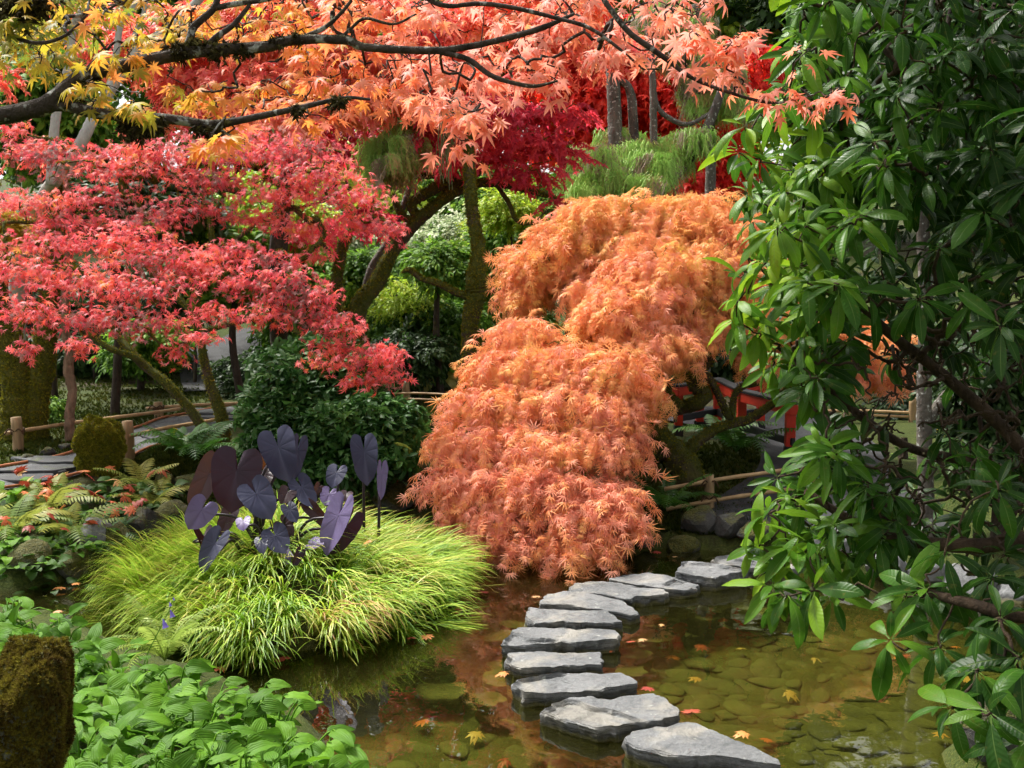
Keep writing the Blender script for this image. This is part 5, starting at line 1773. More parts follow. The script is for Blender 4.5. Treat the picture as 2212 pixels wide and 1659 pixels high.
# pale trunks behind the rhododendron
b = on_ground(2004, 1230, .3)
d2 = to_px(b)[2]
t = thing('pale_tree', b, 'pale upright trunk seen through the rhododendron branches', 'tree')
tr = [([b - [0, 0, .1], q(2003, 1150, d2), q(1998, 1000, d2), q(1996, 850, d2), q(2000, 640, d2), q(1990, 400, d2), q(2000, 200, d2)], [.065, .058, .055, .052, .05, .045, .04]), ([q(1998, 920, d2), q(2040, 860, d2 + .1), q(2120, 780, d2 + .2), q(2180, 700, d2 + .3), q(2260, 600, d2 + .3)], [.04, .04, .036, .034, .03])]
obj('trunk', grow(tr, np.array([q(1900, 300, d2), q(2100, 300, d2), q(2050, 100, d2)]), lump=.06).mesh('trunk', M['bark_grey']), t)
p, nrm, _ = pads_points([(2000, 200, d2, 200, 80), (2200, 450, d2, 150, 70)], 500, .5, .2)
foliage(t, 'leaf', 'crown', ESPRIG, M['deep'], p, layered(nrm), U(.9, 1.3, len(p)))

# moss lawn behind the left fence and moss on the right bank
mp = []
for xa, xb, ya, yb, k in ((0, 480, 800, 1010, 9000), (850, 1010, 840, 960, 2500), (1380, 1640, 960, 1150, 4500), (280, 470, 960, 1060, 3500)):
    for _ in range(k):
        mp.append((U(xa, xb), U(ya, yb)))
mp = np.array(mp)
v = FWD + (mp[:, :1] - CX) / FPX * RGT - (mp[:, 1:] - CY) / FPX * UPV
g_ = EYE + v * ((.46 - CAMZ) / v[:, 2:])
g_[:, 2] = heights(g_[:, 0], g_[:, 1])
keep = (poly_sd(g_[:, :2], POND) > .12) & (poly_sd(g_[:, :2], np.array([p[:2] for p in list(catmull(pl, 24)) + list(catmull(pr, 24))[::-1]])) > .03)
g_ = g_[keep]
z = unit(rng.normal(0, .3, g_.shape) + [0, 0, 1.])
o = scatter_obj('moss_lawn', TUFT, M['moss_lawn'], g_, frames(np.cross(z, unit(rng.normal(0, 1, g_.shape))), z), U(.03, .07, len(g_)), rng.integers(0, 3, len(g_)))
tag(o, 'short moss carpeting the ground behind the fences', 'moss', kind='stuff')

# ------------------------------------------------------------------ island of golden sedge
ISL = [G(x, y, 0) for x, y in [(250, 1335), (330, 1385), (440, 1425), (560, 1440), (700, 1415), (820, 1390), (900, 1360), (960, 1310), (985, 1260), (930, 1215), (800, 1190), (600, 1182), (420, 1195), (300, 1225), (240, 1270)]]
ISL2 = np.array([p[:2] for p in ISL])
ICEN = ISL2.mean(0)
ISL2 = ICEN + (ISL2 - ICEN) * .94


def isl_z(x, y):
    q = np.stack([np.ravel(x), np.ravel(y)], 1)
    sd = -poly_sd(q, ISL2)
    return -.30 + .36 * smooth01((sd + .10) / .20) + .23 * smooth01((sd - .05) / .9) + .02 * wob(np.c_[q, q[:, :1] * 0], 4., 3.)


n, m = 72, 16
a = np.arange(n) / n
L = np.concatenate([[0], np.cumsum(np.linalg.norm(np.roll(ISL2, -1, 0) - ISL2, axis=1))])
C = np.vstack([ISL2, ISL2[:1]])
Q = np.stack([np.interp(a * L[-1], L, C[:, 0]), np.interp(a * L[-1], L, C[:, 1])], 1)
V = []
for s in np.linspace(1.06, .0, m):
    r = ICEN + (Q - ICEN) * s
    V.append(np.c_[r, isl_z(r[:, 0], r[:, 1])])
V = np.concatenate(V)
k = np.arange(n); k2 = (k + 1) % n
F = np.concatenate([np.stack([i * n + k, i * n + k2, (i + 1) * n + k2, (i + 1) * n + k], 1) for i in range(m - 1)])
isl = obj('island_mound', raw_mesh('island_mound', V, [F], None, M['rock_moss']))
tag(isl, kind='structure')


def arcs(base, dirn, length, lean, droop, width, nseg=8, rnd=None, mat=None, name='sedge'):
    """arching blades: rise, lean outwards, then fall over"""
    N = len(base)
    t = np.linspace(0, 1, nseg + 1)[None, :, None]
    up = np.array([0, 0, 1.])
    L = length[:, None, None]
    ang0 = lean[:, None, None]
    th = ang0 + droop[:, None, None] * t ** 1.25
    d = dirn[:, None, :] * np.sin(th) + up * np.cos(th)
    st = d * L / nseg
    pts = base[:, None, :] + np.concatenate([np.zeros((N, 1, 3)), np.cumsum(st[:, :-1], 1)], 1)
    side = np.stack([-dirn[:, 1], dirn[:, 0], 0 * dirn[:, 0]], 1)[:, None, :]
    w = width[:, None, None] * np.sqrt(np.clip(1 - t ** 2.2, 0, 1)) + .0004
    V = np.stack([pts - side * w, pts + side * w + up * w * .5], 2).reshape(-1, 3)
    k = (nseg + 1) * 2
    f = np.array([[2 * i, 2 * i + 1, 2 * i + 3, 2 * i + 2] for i in range(nseg)])
    F = (np.arange(N)[:, None, None] * k + f[None]).reshape(-1, 4)
    A = np.zeros((len(V), 3))
    A[:, 0] = np.repeat(rnd if rnd is not None else rng.random(N), k)
    A[:, 2] = np.tile(np.repeat(t.ravel(), 2), N)
    return V, [F], A


def sedge():
    tus = []
    while len(tus) < 215:
        p = np.array([U(ISL2[:, 0].min(), ISL2[:, 0].max()), U(ISL2[:, 1].min(), ISL2[:, 1].max())])
        if poly_sd(p[None], ISL2)[0] < -.02: tus.append(p)
    for i in range(34):         # and plenty round the taro
        tus.append(ICEN + rng.normal(0, .26, 2) * [1.5, 1.])
    for i in range(44):        # a dense skirt along the edge
        k = rng.integers(n)
        tus.append(ICEN + (Q[k] - ICEN) * U(.86, .99))
    tus = np.array(tus)
    per = 56
    N = len(tus) * per
    c = np.repeat(tus, per, 0)
    b2 = c + rng.normal(0, .024, (N, 2))
    base = np.c_[b2, isl_z(b2[:, 0], b2[:, 1]) - .01]
    out = c - ICEN
    out = out / np.maximum(np.linalg.norm(out, axis=1, keepdims=True), .25)
    tdir = np.repeat(rng.normal(0, .30, (len(tus), 2)), per, 0)
    dr = out * 1.05 + tdir + rng.normal(0, .45, (N, 2))
    dr = np.c_[unit(dr), np.zeros(N)]
    edge = np.clip(np.linalg.norm(out, axis=1), 0, 1)
    ln = U(.25, .50, N) * np.repeat(U(.8, 1.15, len(tus)), per)
    V, F, A = arcs(base, dr, ln, U(.08, .5, N) + .25 * edge, U(1.2, 2.3, N), U(.0026, .0056, N), rnd=np.clip(np.repeat(rng.random(len(tus)), per) * .35 + rng.random(N) ** 1.2 * .8, 0, 1))
    V[:, 2] = np.maximum(V[:, 2], .004 + 0 * V[:, 2])
    o = obj('sedge_grass', raw_mesh('sedge_grass', V, F, A, M['sedge'], smooth=False))
    tag(o, 'mounded lime and gold sedge grass spilling over the island', 'grass', kind='stuff')


sedge()


# ------------------------------------------------------------------ black-leaved taro on the island
def taro_leaf(L=1.0, W=.74, cup=.18, droop=.35, fold_=0.0, wav=.03):
    """heart-shaped leaf, stalk joined at the origin, tip along +Y, two rounded lobes behind"""
    V, lc = [], []
    # polar grid around the stalk
    an = np.linspace(-math.pi, math.pi, 41)
    rr = np.linspace(0, 1, 7)
    def edge(a):
        s = abs(a) / math.pi
        # tip ahead, broad shoulders, rounded lobes behind with a notch
        f = .70 * L * (1 - s) ** 1.6 * 1.0 + .0
        y = np.interp(s, [0, .12, .30, .5, .68, .82, .91, .965, 1], [.70, .56, .36, .33, .40, .47, .46, .30, .06])
        return y * L
    R = np.array([edge(a) for a in an])
    k = np.ones(5) / 5
    R[2:-2] = np.convolve(R, k, 'valid') * .55 + R[2:-2] * .45
    R[20] = .70 * L
    for r in rr:
        for a, e in zip(an, R):
            x, y = math.sin(a) * e * r * W / .66, math.cos(a) * e * r
            z = cup * (abs(x) ** 1.3) - droop * (max(y, 0) ** 2) / L - .5 * droop * (max(-y, 0) ** 2) / L + wav * math.sin(a * 9) * r * r * L
            z += -.10 * math.exp(-(x / .05) ** 2) * r * .25 + .035 * math.sin(3.1 * x / L + 5 * y / L + fold_) * r
            V.append([x, y, z])
            lc.append([a / math.pi * 1.0 if r > 0 else 0, r])
    M_ = len(an)
    F = [np.array([[i * M_ + j, i * M_ + j + 1, (i + 1) * M_ + j + 1, (i + 1) * M_ + j] for i in range(len(rr) - 1) for j in range(M_ - 1)])]
    A = np.zeros((len(V), 3)); A[:, 1:] = lc
    return np.array(V), F, A


def z4(x, y): return (363 + x * .2109, 898.6 + y * .2109)


TD = 7.05
tc = G(560, 1300, 0)
tcen = np.array([G(560, 1262, .2)[0], 7.0, .18])
tcen[2] = float(isl_z(tcen[0], tcen[1])[0])
TWAV = .006
TA = thing('taro_plant', tcen, 'black and violet taro with big heart-shaped leaves on the sedge island', 'plant')
# stalk joint (zoomed picture), tip, length factor comes from them; depth offset; mat; facing; cup
TL = [((700, 560), (640, 970), -.25, 'taro_wine', (.1, -1, .25), .9), ((1130, 320), (1215, 655), .05, 'taro_slate', (-.1, -1, .25), .8), ((1330, 360), (1290, 650), .25, 'taro_slate', (.75, -1, .1), .45),
      ((905, 800), (1050, 1040), -.30, 'taro_slate', (-.05, -.8, .7), .85), ((965, 590), (960, 690), .15, 'taro_olive', (.0, -1, .2), 1.9), ((420, 600), (225, 945), .10, 'taro_olive', (-.35, -1, -.15), .55),
      ((345, 960), (215, 1150), -.05, 'taro_lilac', (.25, -1, .2), .95), ((480, 1310), (330, 1590), -.30, 'taro_slate', (-.3, -.9, .5), .60), ((330, 1250), (270, 1100), .0, 'taro_wine', (.9, -.6, .1), .35),
      ((1100, 1230), (1190, 1395), -.28, 'taro_slate', (.15, -.9, .5), .95), ((955, 1290), (975, 1400), -.3, 'taro_slate', (0, -1, .3), .75), ((1245, 960), (1310, 1075), -.05, 'taro_slate', (.3, -.9, .4), .75),
      ((1370, 730), (1490, 925), .15, 'taro_slate', (.4, -.9, .4), .7), ((1725, 580), (1675, 725), .40, 'taro_slate', (-.2, -1, .3), .95), ((2010, 370), (2040, 690), .45, 'taro_slate', (.2, -1, .0), .62),
      ((2190, 600), (2190, 850), .50, 'taro_lilac', (.7, -1, 0), .35), ((1745, 1020), (1610, 1410), -.1, 'taro_lilac', (-.55, -1, .1), .55), ((1830, 1130), (1640, 1425), .0, 'taro_wine', (.75, -.8, .1), .60),
      ((1480, 1310), (1590, 1300), -.1, 'taro_lilac', (.1, -.6, .9), 1.1), ((1340, 1420), (1280, 1540), -.3, 'taro_wine', (.7, -.8, .1), .6), ((1210, 1440), (1250, 1495), -.2, 'taro_lilac', (-.2, -1, .2), 1.2),
      ((1500, 980), (1675, 1160), .1, 'taro_olive', (-.3, -.8, .6), .4), ((1650, 800), (1610, 900), .45, 'taro_lilac', (0, -1, .1), 1.3), ((1545, 730), (1500, 790), .45, 'taro_olive', (.3, -1, .1), .8), ((1830, 800), (1810, 860), .45, 'taro_olive', (0, -1, .2), 1.),
      ((620, 1020), (530, 1200), .05, 'taro_olive', (-.2, -1, .1), .7), ((1180, 1120), (1275, 1235), .0, 'taro_olive', (.2, -1, .1), .8), ((1220, 790), (1170, 880), .1, 'taro_olive', (0, -1, .1), 1.3), ((430, 1180), (370, 1270), .05, 'taro_olive', (-.3, -1, .2), .6), ((915, 480), (885, 360), .2, 'taro_olive', (0, -1, .2), .9), ((770, 1080), (770, 1165), -.1, 'taro_lilac', (0, -1, .3), 1.)]
for i, (j, tpx, dz, mt, fc, wf) in enumerate(TL):
    p0, p1 = P(*z4(*j), TD + dz), P(*z4(*tpx), TD + dz - .05)
    ln = np.linalg.norm(p1 - p0) / .66
    T = taro_leaf(1., min(.95, .86 * max(wf, .35) if wf < 1 else .86), .12 + .2 * (wf < .7), .12 if wf < 1.2 else .02, wav=TWAV, fold_=i * 1.9)
    if wf >= 1.1: ln *= wf * .85
    R = frames((p1 - p0)[None], np.array(fc, float)[None])[0]
    o = bpy.data.objects.new('leaf', raw_mesh('leaf', T[0], T[1], T[2], M[mt]))
    COL.objects.link(o)
    o.parent = TA
    Mx = np.eye(4); Mx[:3, :3] = R * ln; Mx[:3, 3] = p0 - tcen
    o.matrix_local = Matrix(Mx)
    if mt != 'taro_slate':
        o['label'] = {'taro_wine': 'wine-black leaf with red light in its edge', 'taro_olive': 'brown translucent leaf', 'taro_lilac': 'pale lilac leaf'}[mt]
    # stalk from the crown of the plant, arching into the leaf
    ft = tcen + [U(-.10, .10) + (p0[0] - tcen[0]) * .12, U(-.08, .08), 0]
    if dz > .35: ft = np.array([p0[0] + U(-.1, .1), ft[1] + .40, 0]); ft[2] = max(.05, float(isl_z(ft[0], ft[1])[0]))
    back = -unit(np.array(fc, float)) * .05
    mid = ft * .45 + p0 * .55 + [0, 0, .05] + (p0 - ft) * [-.15, -.1, .12]
    st = catmull([ft, mid, p0 + back + [0, 0, -.03], p0 + back * .02], 16)
    obj('stalk', tube(MB(), st, np.linspace(.0125, .005, 16), 7).mesh('stalk', M['taro_stem']), TA)

# ------------------------------------------------------------------ ferns
def fern(label, p, n, L, mat, seed=0, up=.2, arc=6.283, a0=0.0, name='fern', group=None, w=.2, pairs=17, h=.024):
    p = np.array(p) + [0, 0, .04]
    L = L * 1.3
    rs = np.random.default_rng(seed)
    t = thing(name, p, label, 'fern', group)
    fr = [raw_mesh('frond', *frond(1., pairs, dr, w, seed + int(dr * 10), h), M[mat]) for dr in (.45, .7, .9)]
    for k in range(n):
        a = a0 + arc * (k + rs.uniform(-.3, .3)) / n
        o = bpy.data.objects.new('frond', fr[k % 3])
        COL.objects.link(o)
        o.parent = t
        o.rotation_euler = (rs.uniform(-.1, .25) + up, rs.uniform(-.2, .2), a)
        s = L * rs.uniform(.75, 1.15)
        o.scale = (s, s, s)
    return t


fg = 'ferns on the banks'
for i, (lab, x, y, n_, L, mt, zz) in enumerate([
    ('yellowing fern spreading at the left edge above the channel', 25, 1170, 9, .42, 'fern_gold', .4),
    ('tall golden fern left of the moss-covered boulder', 105, 1120, 9, .46, 'fern_gold', .4),
    ('pale golden fern right of the moss-covered boulder', 300, 1062, 8, .34, 'fern_gold', .45),
    ('yellow-green fern drooping over the left bank rocks', 150, 1180, 8, .40, 'fern_gold', .35),
    ('brownish fern beside the lilac taro leaf', 330, 1105, 8, .34, 'fern_gold', .4),
    ('small green fern above the channel corner', 235, 1178, 7, .28, 'fern', .35),
    ('feathery green fern at the foot of the upright maple stem', 420, 1000, 14, .45, 'fern', .45),
    ('green feathery fern left of the upright maple stem foot', 385, 985, 12, .36, 'fern', .45),
    ('dark sword fern at the foot of the slender mossy trunk', 985, 826, 12, .80, 'fern', .5),
    ('green fern left of the roped bamboo post', 1440, 1112, 9, .40, 'fern', .3),
    ('fern on the moss behind the roped bamboo post', 1590, 985, 9, .45, 'fern', .4),
    ('low leafy fern in front of the red bridge', 1560, 965, 10, .45, 'fern', .4),
    ('fern dipping into the water under the orange maple', 1100, 1185, 6, .34, 'fern', .1),
    ('small fern on the mossy boulder behind the island', 880, 1010, 6, .28, 'fern_gold', .5)]):
    fern(lab, on_ground(x, y, zz) if i != 13 else P(880, 1000, 9.2), n_, L, mt, 20 + i, group=fg)
p = P(355, 1395, 5.6)
t = fern('pale lacy maidenhair fern between hostas and sedge', np.array([p[0], p[1], max(.05, p[2] - .12)]), 18, .32, 'fern_pale', 77, .35, w=.13, pairs=20, h=.011)

# leafy plants and fallen leaves on the left bank
LEAFY = [blade_leaf(1, .62, .45, .12, 5, 'ovate', m=4, wave=.6), blade_leaf(1, .7, .7, .1, 5, 'ovate', m=4, wave=.9)]
lg = 'broad-leaved plants on the left bank'
for i, (x, y, n_, L, mt, lab) in enumerate([
    (30, 1100, 26, .17, 'hosta', 'broad-leaved green plant at the left edge below the path'), (95, 1085, 26, .15, 'hosta', 'leafy green plant left of the golden fern'), (200, 1095, 24, .14, 'green', 'leafy plant directly below the moss-covered boulder'),
    (265, 1075, 22, .14, 'green', 'pale green leafy plant right of the moss-covered boulder'), (40, 1200, 30, .14, 'hosta', 'bright green clump over the channel at the left edge'), (70, 1245, 34, .11, 'green', 'small-leaved green clump hanging to the channel'),
    (125, 1262, 26, .10, 'green', 'low green clump at the channel waterline'), (235, 1130, 22, .12, 'green', 'green leaves among fallen leaves left of the dark hollow'), (300, 1130, 20, .11, 'green', 'small green plant beside the brownish fern'),
    (170, 1140, 22, .12, 'hosta', 'green leaf clump in the middle of the left bank'), (20, 1268, 22, .14, 'hosta', 'green leaves at the left edge beside the channel water'), (100, 1205, 26, .13, 'green', 'green clump between the two mossy rocks over the channel'), (150, 1215, 24, .11, 'hosta', 'small bright clump on the moss-topped rock'), (55, 1150, 26, .15, 'green', 'leafy green plant under the left yellow fern'), (120, 1155, 24, .13, 'green', 'green plant below the tall golden fern'), (205, 1215, 18, .10, 'green', 'little green plant at the channel corner'), (340, 1085, 18, .12, 'green', 'green plant left of the lowest brown taro leaf')]):
    p = on_ground(x, y, .35)
    t = thing('leafy_plant', p, lab, 'plant', lg)
    rs = np.random.default_rng(500 + i)
    a = rs.uniform(0, 6.28, n_)
    r = rs.uniform(.0, .20, n_)
    el = rs.uniform(.1, .9, n_)
    pos = p + np.stack([np.cos(a) * r, np.sin(a) * r, rs.uniform(.03, .15, n_)], 1)
    tip = np.stack([np.cos(a), np.sin(a), el], 1)
    nr = np.stack([-np.cos(a) * el, -np.sin(a) * el - .3, np.ones(n_)], 1) + rs.normal(0, .25, (n_, 3))
    foliage(t, 'leaf', 'leaves', LEAFY, M[mt], pos, frames(tip, nr), L * rs.uniform(.7, 1.15, n_), n_parts=n_)

fl = [raw_mesh('fallen_leaf', *T, M['fallen']) for T in BIGMAPLE]


def drop(x, y, lab, s, z=None, group=None, zz=.3, tilt=.35):
    p = G(x, y, z) if z is not None else on_ground(x, y, zz)
    if z is None: p = p + [0, 0, .17]
    o = bpy.data.objects.new('fallen_leaf', fl[rng.integers(4)])
    COL.objects.link(o)
    o.location = p + np.array([0, 0, .03 * s / .06])
    o.rotation_euler = (U(-tilt, tilt), U(-tilt, tilt), U(0, 6.28))
    o.scale = (s,) * 3
    tag(o, lab, 'leaf', group)


ORD = ['first', 'second', 'third', 'fourth', 'fifth', 'sixth', 'seventh', 'eighth', 'ninth', 'tenth', 'eleventh', 'twelfth', 'thirteenth', 'fourteenth', 'fifteenth', 'sixteenth', 'seventeenth', 'eighteenth', 'nineteenth', 'twentieth']
for row, (ya, yb, where) in enumerate([(1062, 1100, 'just below the path and mossy boulder'), (1102, 1150, 'across the middle of the left bank'), (1152, 1210, 'low on the left bank rocks')]):
    for k, x in enumerate(sorted(U(8, 350, 16))):
        drop(x, U(ya, yb), '%s fallen maple leaf from the left, %s' % (ORD[k], where), U(.06, .10), None, 'fallen leaves scattered on the left bank', tilt=.8)
for x, y, lab in [(610, 1295, 'tan fallen leaf caught in the front of the sedge below the taro'), (470, 1258, 'orange fallen leaf lying in the left side of the sedge'), (790, 1180, 'orange-red fallen leaf in the sedge beside the pale lilac taro leaf'), (330, 1330, 'brown fallen leaf at the left edge of the sedge'), (860, 1290, 'yellow fallen leaf on the right slope of the sedge')]:
    q = G(x, y, .40)
    drop(x, y, lab, U(.045, .06), float(isl_z(q[0], q[1])[0]) + .22, 'fallen leaves caught in the sedge', tilt=.6)
gw = 'fallen leaves floating on the pond'
for x, y, s, lab in [(1420, 1196, .05, 'red fallen leaf on the water left of the farthest stepping stone'), (1462, 1190, .05, 'bright red fallen leaf under the dark far-bank rocks'), (1455, 1206, .035, 'pale fallen leaf on dark water below the mossy hump'),
                     (1160, 1294, .045, 'salmon fallen leaf left of the fin-shaped stepping stone'), (1045, 1285, .05, 'pale fallen leaf beside the right tip of the sedge'), (1020, 1272, .05, 'yellow-pink leaf caught at the sedge tips'), (990, 1318, .04, 'yellow fallen leaf under the sedge edge'), (985, 1328, .04, 'brown fallen leaf under the sedge edge'),
                     (920, 1380, .06, 'orange fallen leaf in front of the sedge'), (888, 1384, .05, 'pink fallen leaf in front of the sedge'), (1090, 1461, .06, 'cream fallen leaf left of the tan-stained stepping stone'), (615, 1432, .07, 'orange leaf floating below the sedge at left centre'), (480, 1450, .06, 'red leaf floating beside the maidenhair fern'), (435, 1443, .05, 'brownish leaf floating beside the maidenhair fern'),
                     (1495, 1547, .07, 'pink fallen leaf right of the second nearest stone'), (1608, 1592, .06, 'pink fallen leaf behind the nearest stepping stone'), (1400, 1492, .05, 'pale fallen leaf right of the third nearest stone'), (1390, 1388, .05, 'orange fallen leaf right of the long middle stone'), (1365, 1391, .04, 'yellowish fallen leaf beside the long middle stone'),
                     (1512, 1271, .05, 'orange fallen leaf below the block-like stone'), (1500, 1282, .04, 'tan fallen leaf right of the lozenge stone'), (1700, 1232, .05, 'orange leaf floating right of the farthest stone'), (130, 1275, .06, 'orange leaf floating in the narrow channel'), (160, 1266, .05, 'red leaf floating in the narrow channel'), (125, 1325, .05, 'red-brown leaf in the channel by the hostas'), (1320, 1408, .03, 'small orange leaf behind the short straight-backed stone'), (1430, 1352, .03, 'tiny yellow leaf over the sunken flagstones')]:
    p = G(x, y, .004)
    o = bpy.data.objects.new('fallen_leaf', fl[rng.integers(2)])
    COL.objects.link(o)
    o.location = p + np.array([0, 0, s * .35])
    o.rotation_euler = (U(-.12, .12), U(-.12, .12), U(0, 6.28))
    o.scale = (s, s, s * .7)
    tag(o, lab, 'leaf', gw)
sunk = []
for k in range(26):
    x, y = (U(1350, 2150), U(1330, 1655)) if k < 18 else (U(900, 1300), U(1480, 1655))
    p = G(x, y, -.27)
    if poly_sd(p[None, :2], POND)[0] < -.15: sunk.append((x, p))
for side, part in (('right of the stepping stones', sorted([v for v in sunk if v[0] > 1340], key=lambda v: v[0])), ('left of the stepping stones', sorted([v for v in sunk if v[0] <= 1340], key=lambda v: v[0]))):
    for k, (x, p) in enumerate(part):
        o = bpy.data.objects.new('sunken_leaf', fl[k % 4])
        COL.objects.link(o)
        o.location = (p[0], p[1], H(p[0], p[1]) + .06)
        o.rotation_euler = (U(-.2, .2), U(-.2, .2), U(0, 6.28))
        o.scale = (U(.05, .08),) * 3
        tag(o, '%s brown leaf from the left on the pond bed, %s' % (ORD[k], side), 'leaf', 'leaves lying on the pond bed')

# ------------------------------------------------------------------ hostas on the near bank
HOSTA = [blade_leaf(1, .50, dr, .22, 9, 'ovate', m=8, petiole=0, wave=.35, curl=.12) for dr in (.28, .5, .75)] + [blade_leaf(1, .48, .45, .3, 9, 'ovate', m=8, petiole=0, wave=.6)]
HST = [raw_mesh('leaf', *T, M['hosta']) for T in HOSTA]
hp = []
for x, y in [(20, 1310), (80, 1330), (140, 1345), (30, 1370), (110, 1385), (180, 1385), (230, 1400), (150, 1430), (250, 1440), (320, 1440), (390, 1450), (190, 1480), (290, 1490), (370, 1490), (450, 1500), (170, 1540), (250, 1545), (340, 1545), (430, 1545), (520, 1530), (590, 1520), (180, 1610), (270, 1610), (360, 1610), (450, 1600), (540, 1590), (620, 1580), (680, 1600), (230, 1670), (330, 1670), (430, 1665), (520, 1655), (610, 1650), (685, 1664), (-30, 1340), (130, 1660), (560, 1490)]:
    f = (y - 1310) / 360
    hp.append((x, y + 12, 6.2 - 2.35 * f ** .8))
for i, (x, y, d) in enumerate(hp):
    top = P(x, y, d)
    b = np.array([top[0], top[1], max(H(top[0], top[1]), top[2] - .34)])
    rows = ('back row beside the channel', 'second row, above the middle', 'third row, below the middle', 'front row along the bottom edge')
    rk = lambda v: 0 if v < 1420 else (1 if v < 1530 else (2 if v < 1610 else 3))
    row = rows[rk(y)]
    same = sorted(v[0] for v in hp if rk(v[1]) == rk(y))
    nth = ('first', 'second', 'third', 'fourth', 'fifth', 'sixth', 'seventh', 'eighth', 'ninth', 'tenth', 'eleventh', 'twelfth', 'thirteenth', 'fourteenth')[same.index(x)]
    t = thing('hosta', b, '%s green ribbed hosta clump from the left in the %s' % (nth, row), 'plant', 'hostas on the near bank')
    rs = np.random.default_rng(700 + i)
    sm = MB()
    nl = 18
    for k in range(nl):
        a = rs.uniform(0, 6.28)
        r = rs.uniform(.02, .17)
        h = top[2] + rs.uniform(-.13, .07) - .25 * r
        p0 = np.array([b[0] + math.cos(a) * r, b[1] + math.sin(a) * r, max(h, b[2] + .05)])
        el = rs.uniform(-.1, .75)
        tip = np.array([math.cos(a) + rs.normal(0, .4), math.sin(a) + rs.normal(0, .4), el])
        nr = np.array([rs.normal(0, .45), rs.normal(0, .45) - .45, 1.])
        R = frames(tip[None], nr[None])[0]
        o = bpy.data.objects.new('leaf', HST[rs.integers(4)])
        COL.objects.link(o)
        o.parent = t
        s = rs.uniform(.10, .16)
        Mx = np.eye(4); Mx[:3, :3] = R * s; Mx[:3, 3] = p0 - b
        o.matrix_local = Matrix(Mx)
        ft = b + [rs.normal(0, .03), rs.normal(0, .03), -.03]
        tube(sm, catmull([ft, ft * .4 + p0 * .6 + [0, 0, .03], p0, p0 + unit(tip) * .02], 7), np.linspace(.0045, .003, 7), 4, 0, False, rs.random())
    obj('stalks', sm.mesh('stalks', M['hosta']), t)
# a flower stalk leaning over the water
p = P(345, 1405, 5.3)
ft = np.array([p[0] - .1, p[1], .1])
t = thing('hosta_flower', ft, 'thin flower stalk with drooping violet bells over the sedge edge', 'flower')
st = catmull([ft, ft + [.02, 0, .2], P(360, 1330, 5.3), P(372, 1300, 5.3), P(378, 1296, 5.3)], 14)
obj('stalk', tube(MB(), st, np.linspace(.003, .0015, 14), 5).mesh('stalk', M['hosta']), t)
for x, y, s in ((352, 1345, .045), (368, 1325, .038), (366, 1308, .022), (374, 1298, .016)):
    c = P(x, y - 8, 5.3)
    mb = MB()
    tt = np.linspace(0, 1, 8)
    ax = unit(np.array([.35, -.2, -1.]))
    tube(mb, c + ax * s * 1.0 * tt[:, None], s * np.array([.07, .10, .14, .2, .24, .27, .33, .40]) * .9, 9, 0, False)
    obj('bell', mb.mesh('bell', M['flower']), t)
# yellowing hosta by the sword fern
p = on_ground(945, 842, .5)
t = thing('hosta', p, 'yellowing variegated hosta beside the sword fern on the moss', 'plant')
rs = np.random.default_rng(4)
for k in range(11):
    a = rs.uniform(0, 6.28); r = rs.uniform(.05, .3)
    p0 = p + [math.cos(a) * r, math.sin(a) * r, rs.uniform(.08, .36)]
    R = frames(np.array([[math.cos(a), math.sin(a), -.6]]), np.array([[rs.normal(0, .3), -.8, .8]]))[0]
    o = bpy.data.objects.new('leaf', raw_mesh('leaf', *HOSTA[k % 4], M['hosta_yellow' if k % 3 else 'hosta']))
    COL.objects.link(o); o.parent = t
    Mx = np.eye(4); Mx[:3, :3] = R * rs.uniform(.2, .28); Mx[:3, 3] = p0 - p
    o.matrix_local = Matrix(Mx)
    obj('stalk', tube(MB(), catmull([p, (p + p0) / 2 + [0, 0, .05], p0], 6), .005, 4).mesh('stalk', M['hosta']), t)

# ------------------------------------------------------------------ the rhododendron on the right
RH = [blade_leaf(1, .27, dr, fo, 9, 'ellipse', m=4, curl=cu, petiole=.10, wave=wv) for dr, fo, cu, wv in ((.15, .35, .0, .1), (.45, .25, .1, .2), (.8, .2, .25, .2), (.3, .55, .0, .15))] + [blade_leaf(1, .33, .35, .2, 9, 'ellipse', m=4, curl=.15, petiole=.10, wave=.25)]


def in_poly(n, poly, dlo, dhi):
    poly = np.array(poly, float)
    lo, hi = poly.min(0), poly.max(0)
    out = []
    while len(out) < n:
        p = rng.uniform(lo, hi)
        if poly_sd(p[None], poly)[0] < 0:
            out.append(P(p[0], p[1], rng.uniform(dlo, dhi)))
    return out


edge_px = [(1665, 20), (1650, 90), (1700, 130), (1640, 180), (1600, 240), (1545, 275), (1530, 330), (1580, 350), (1555, 420), (1580, 440), (1560, 480), (1600, 520), (1545, 600), (1580, 570), (1530, 650), (1545, 690), (1600, 690), (1570, 720), (1620, 745), (1600, 790), (1660, 700), (1620, 620), (1640, 480), (1660, 380), (1720, 60), (1760, 30), (1740, 200), (1690, 260)]
wh = [P(x + U(-8, 8) + 62, y, U(4.2, 4.9)) for x, y in edge_px]
wh += in_poly(160, [(1740, -40), (2260, -40), (2260, 350), (1900, 380), (1690, 420), (1690, 200)], 3.6, 5.2)
wh += in_poly(140, [(1690, 330), (2260, 330), (2260, 700), (1900, 680), (1720, 720), (1640, 640), (1660, 480)], 3.6, 5.2)
wh += in_poly(16, [(1690, 720), (1860, 720), (1770, 850), (1720, 880), (1690, 800)], 4.0, 4.9)
wh += in_poly(22, [(1780, 740), (2212, 690), (2212, 1150), (1900, 1150), (1800, 960)], 4.6, 5.5)
wh += in_poly(9, [(1760, 820), (2212, 760), (2212, 1120), (1900, 1120), (1760, 1000)], 3.8, 5.2)
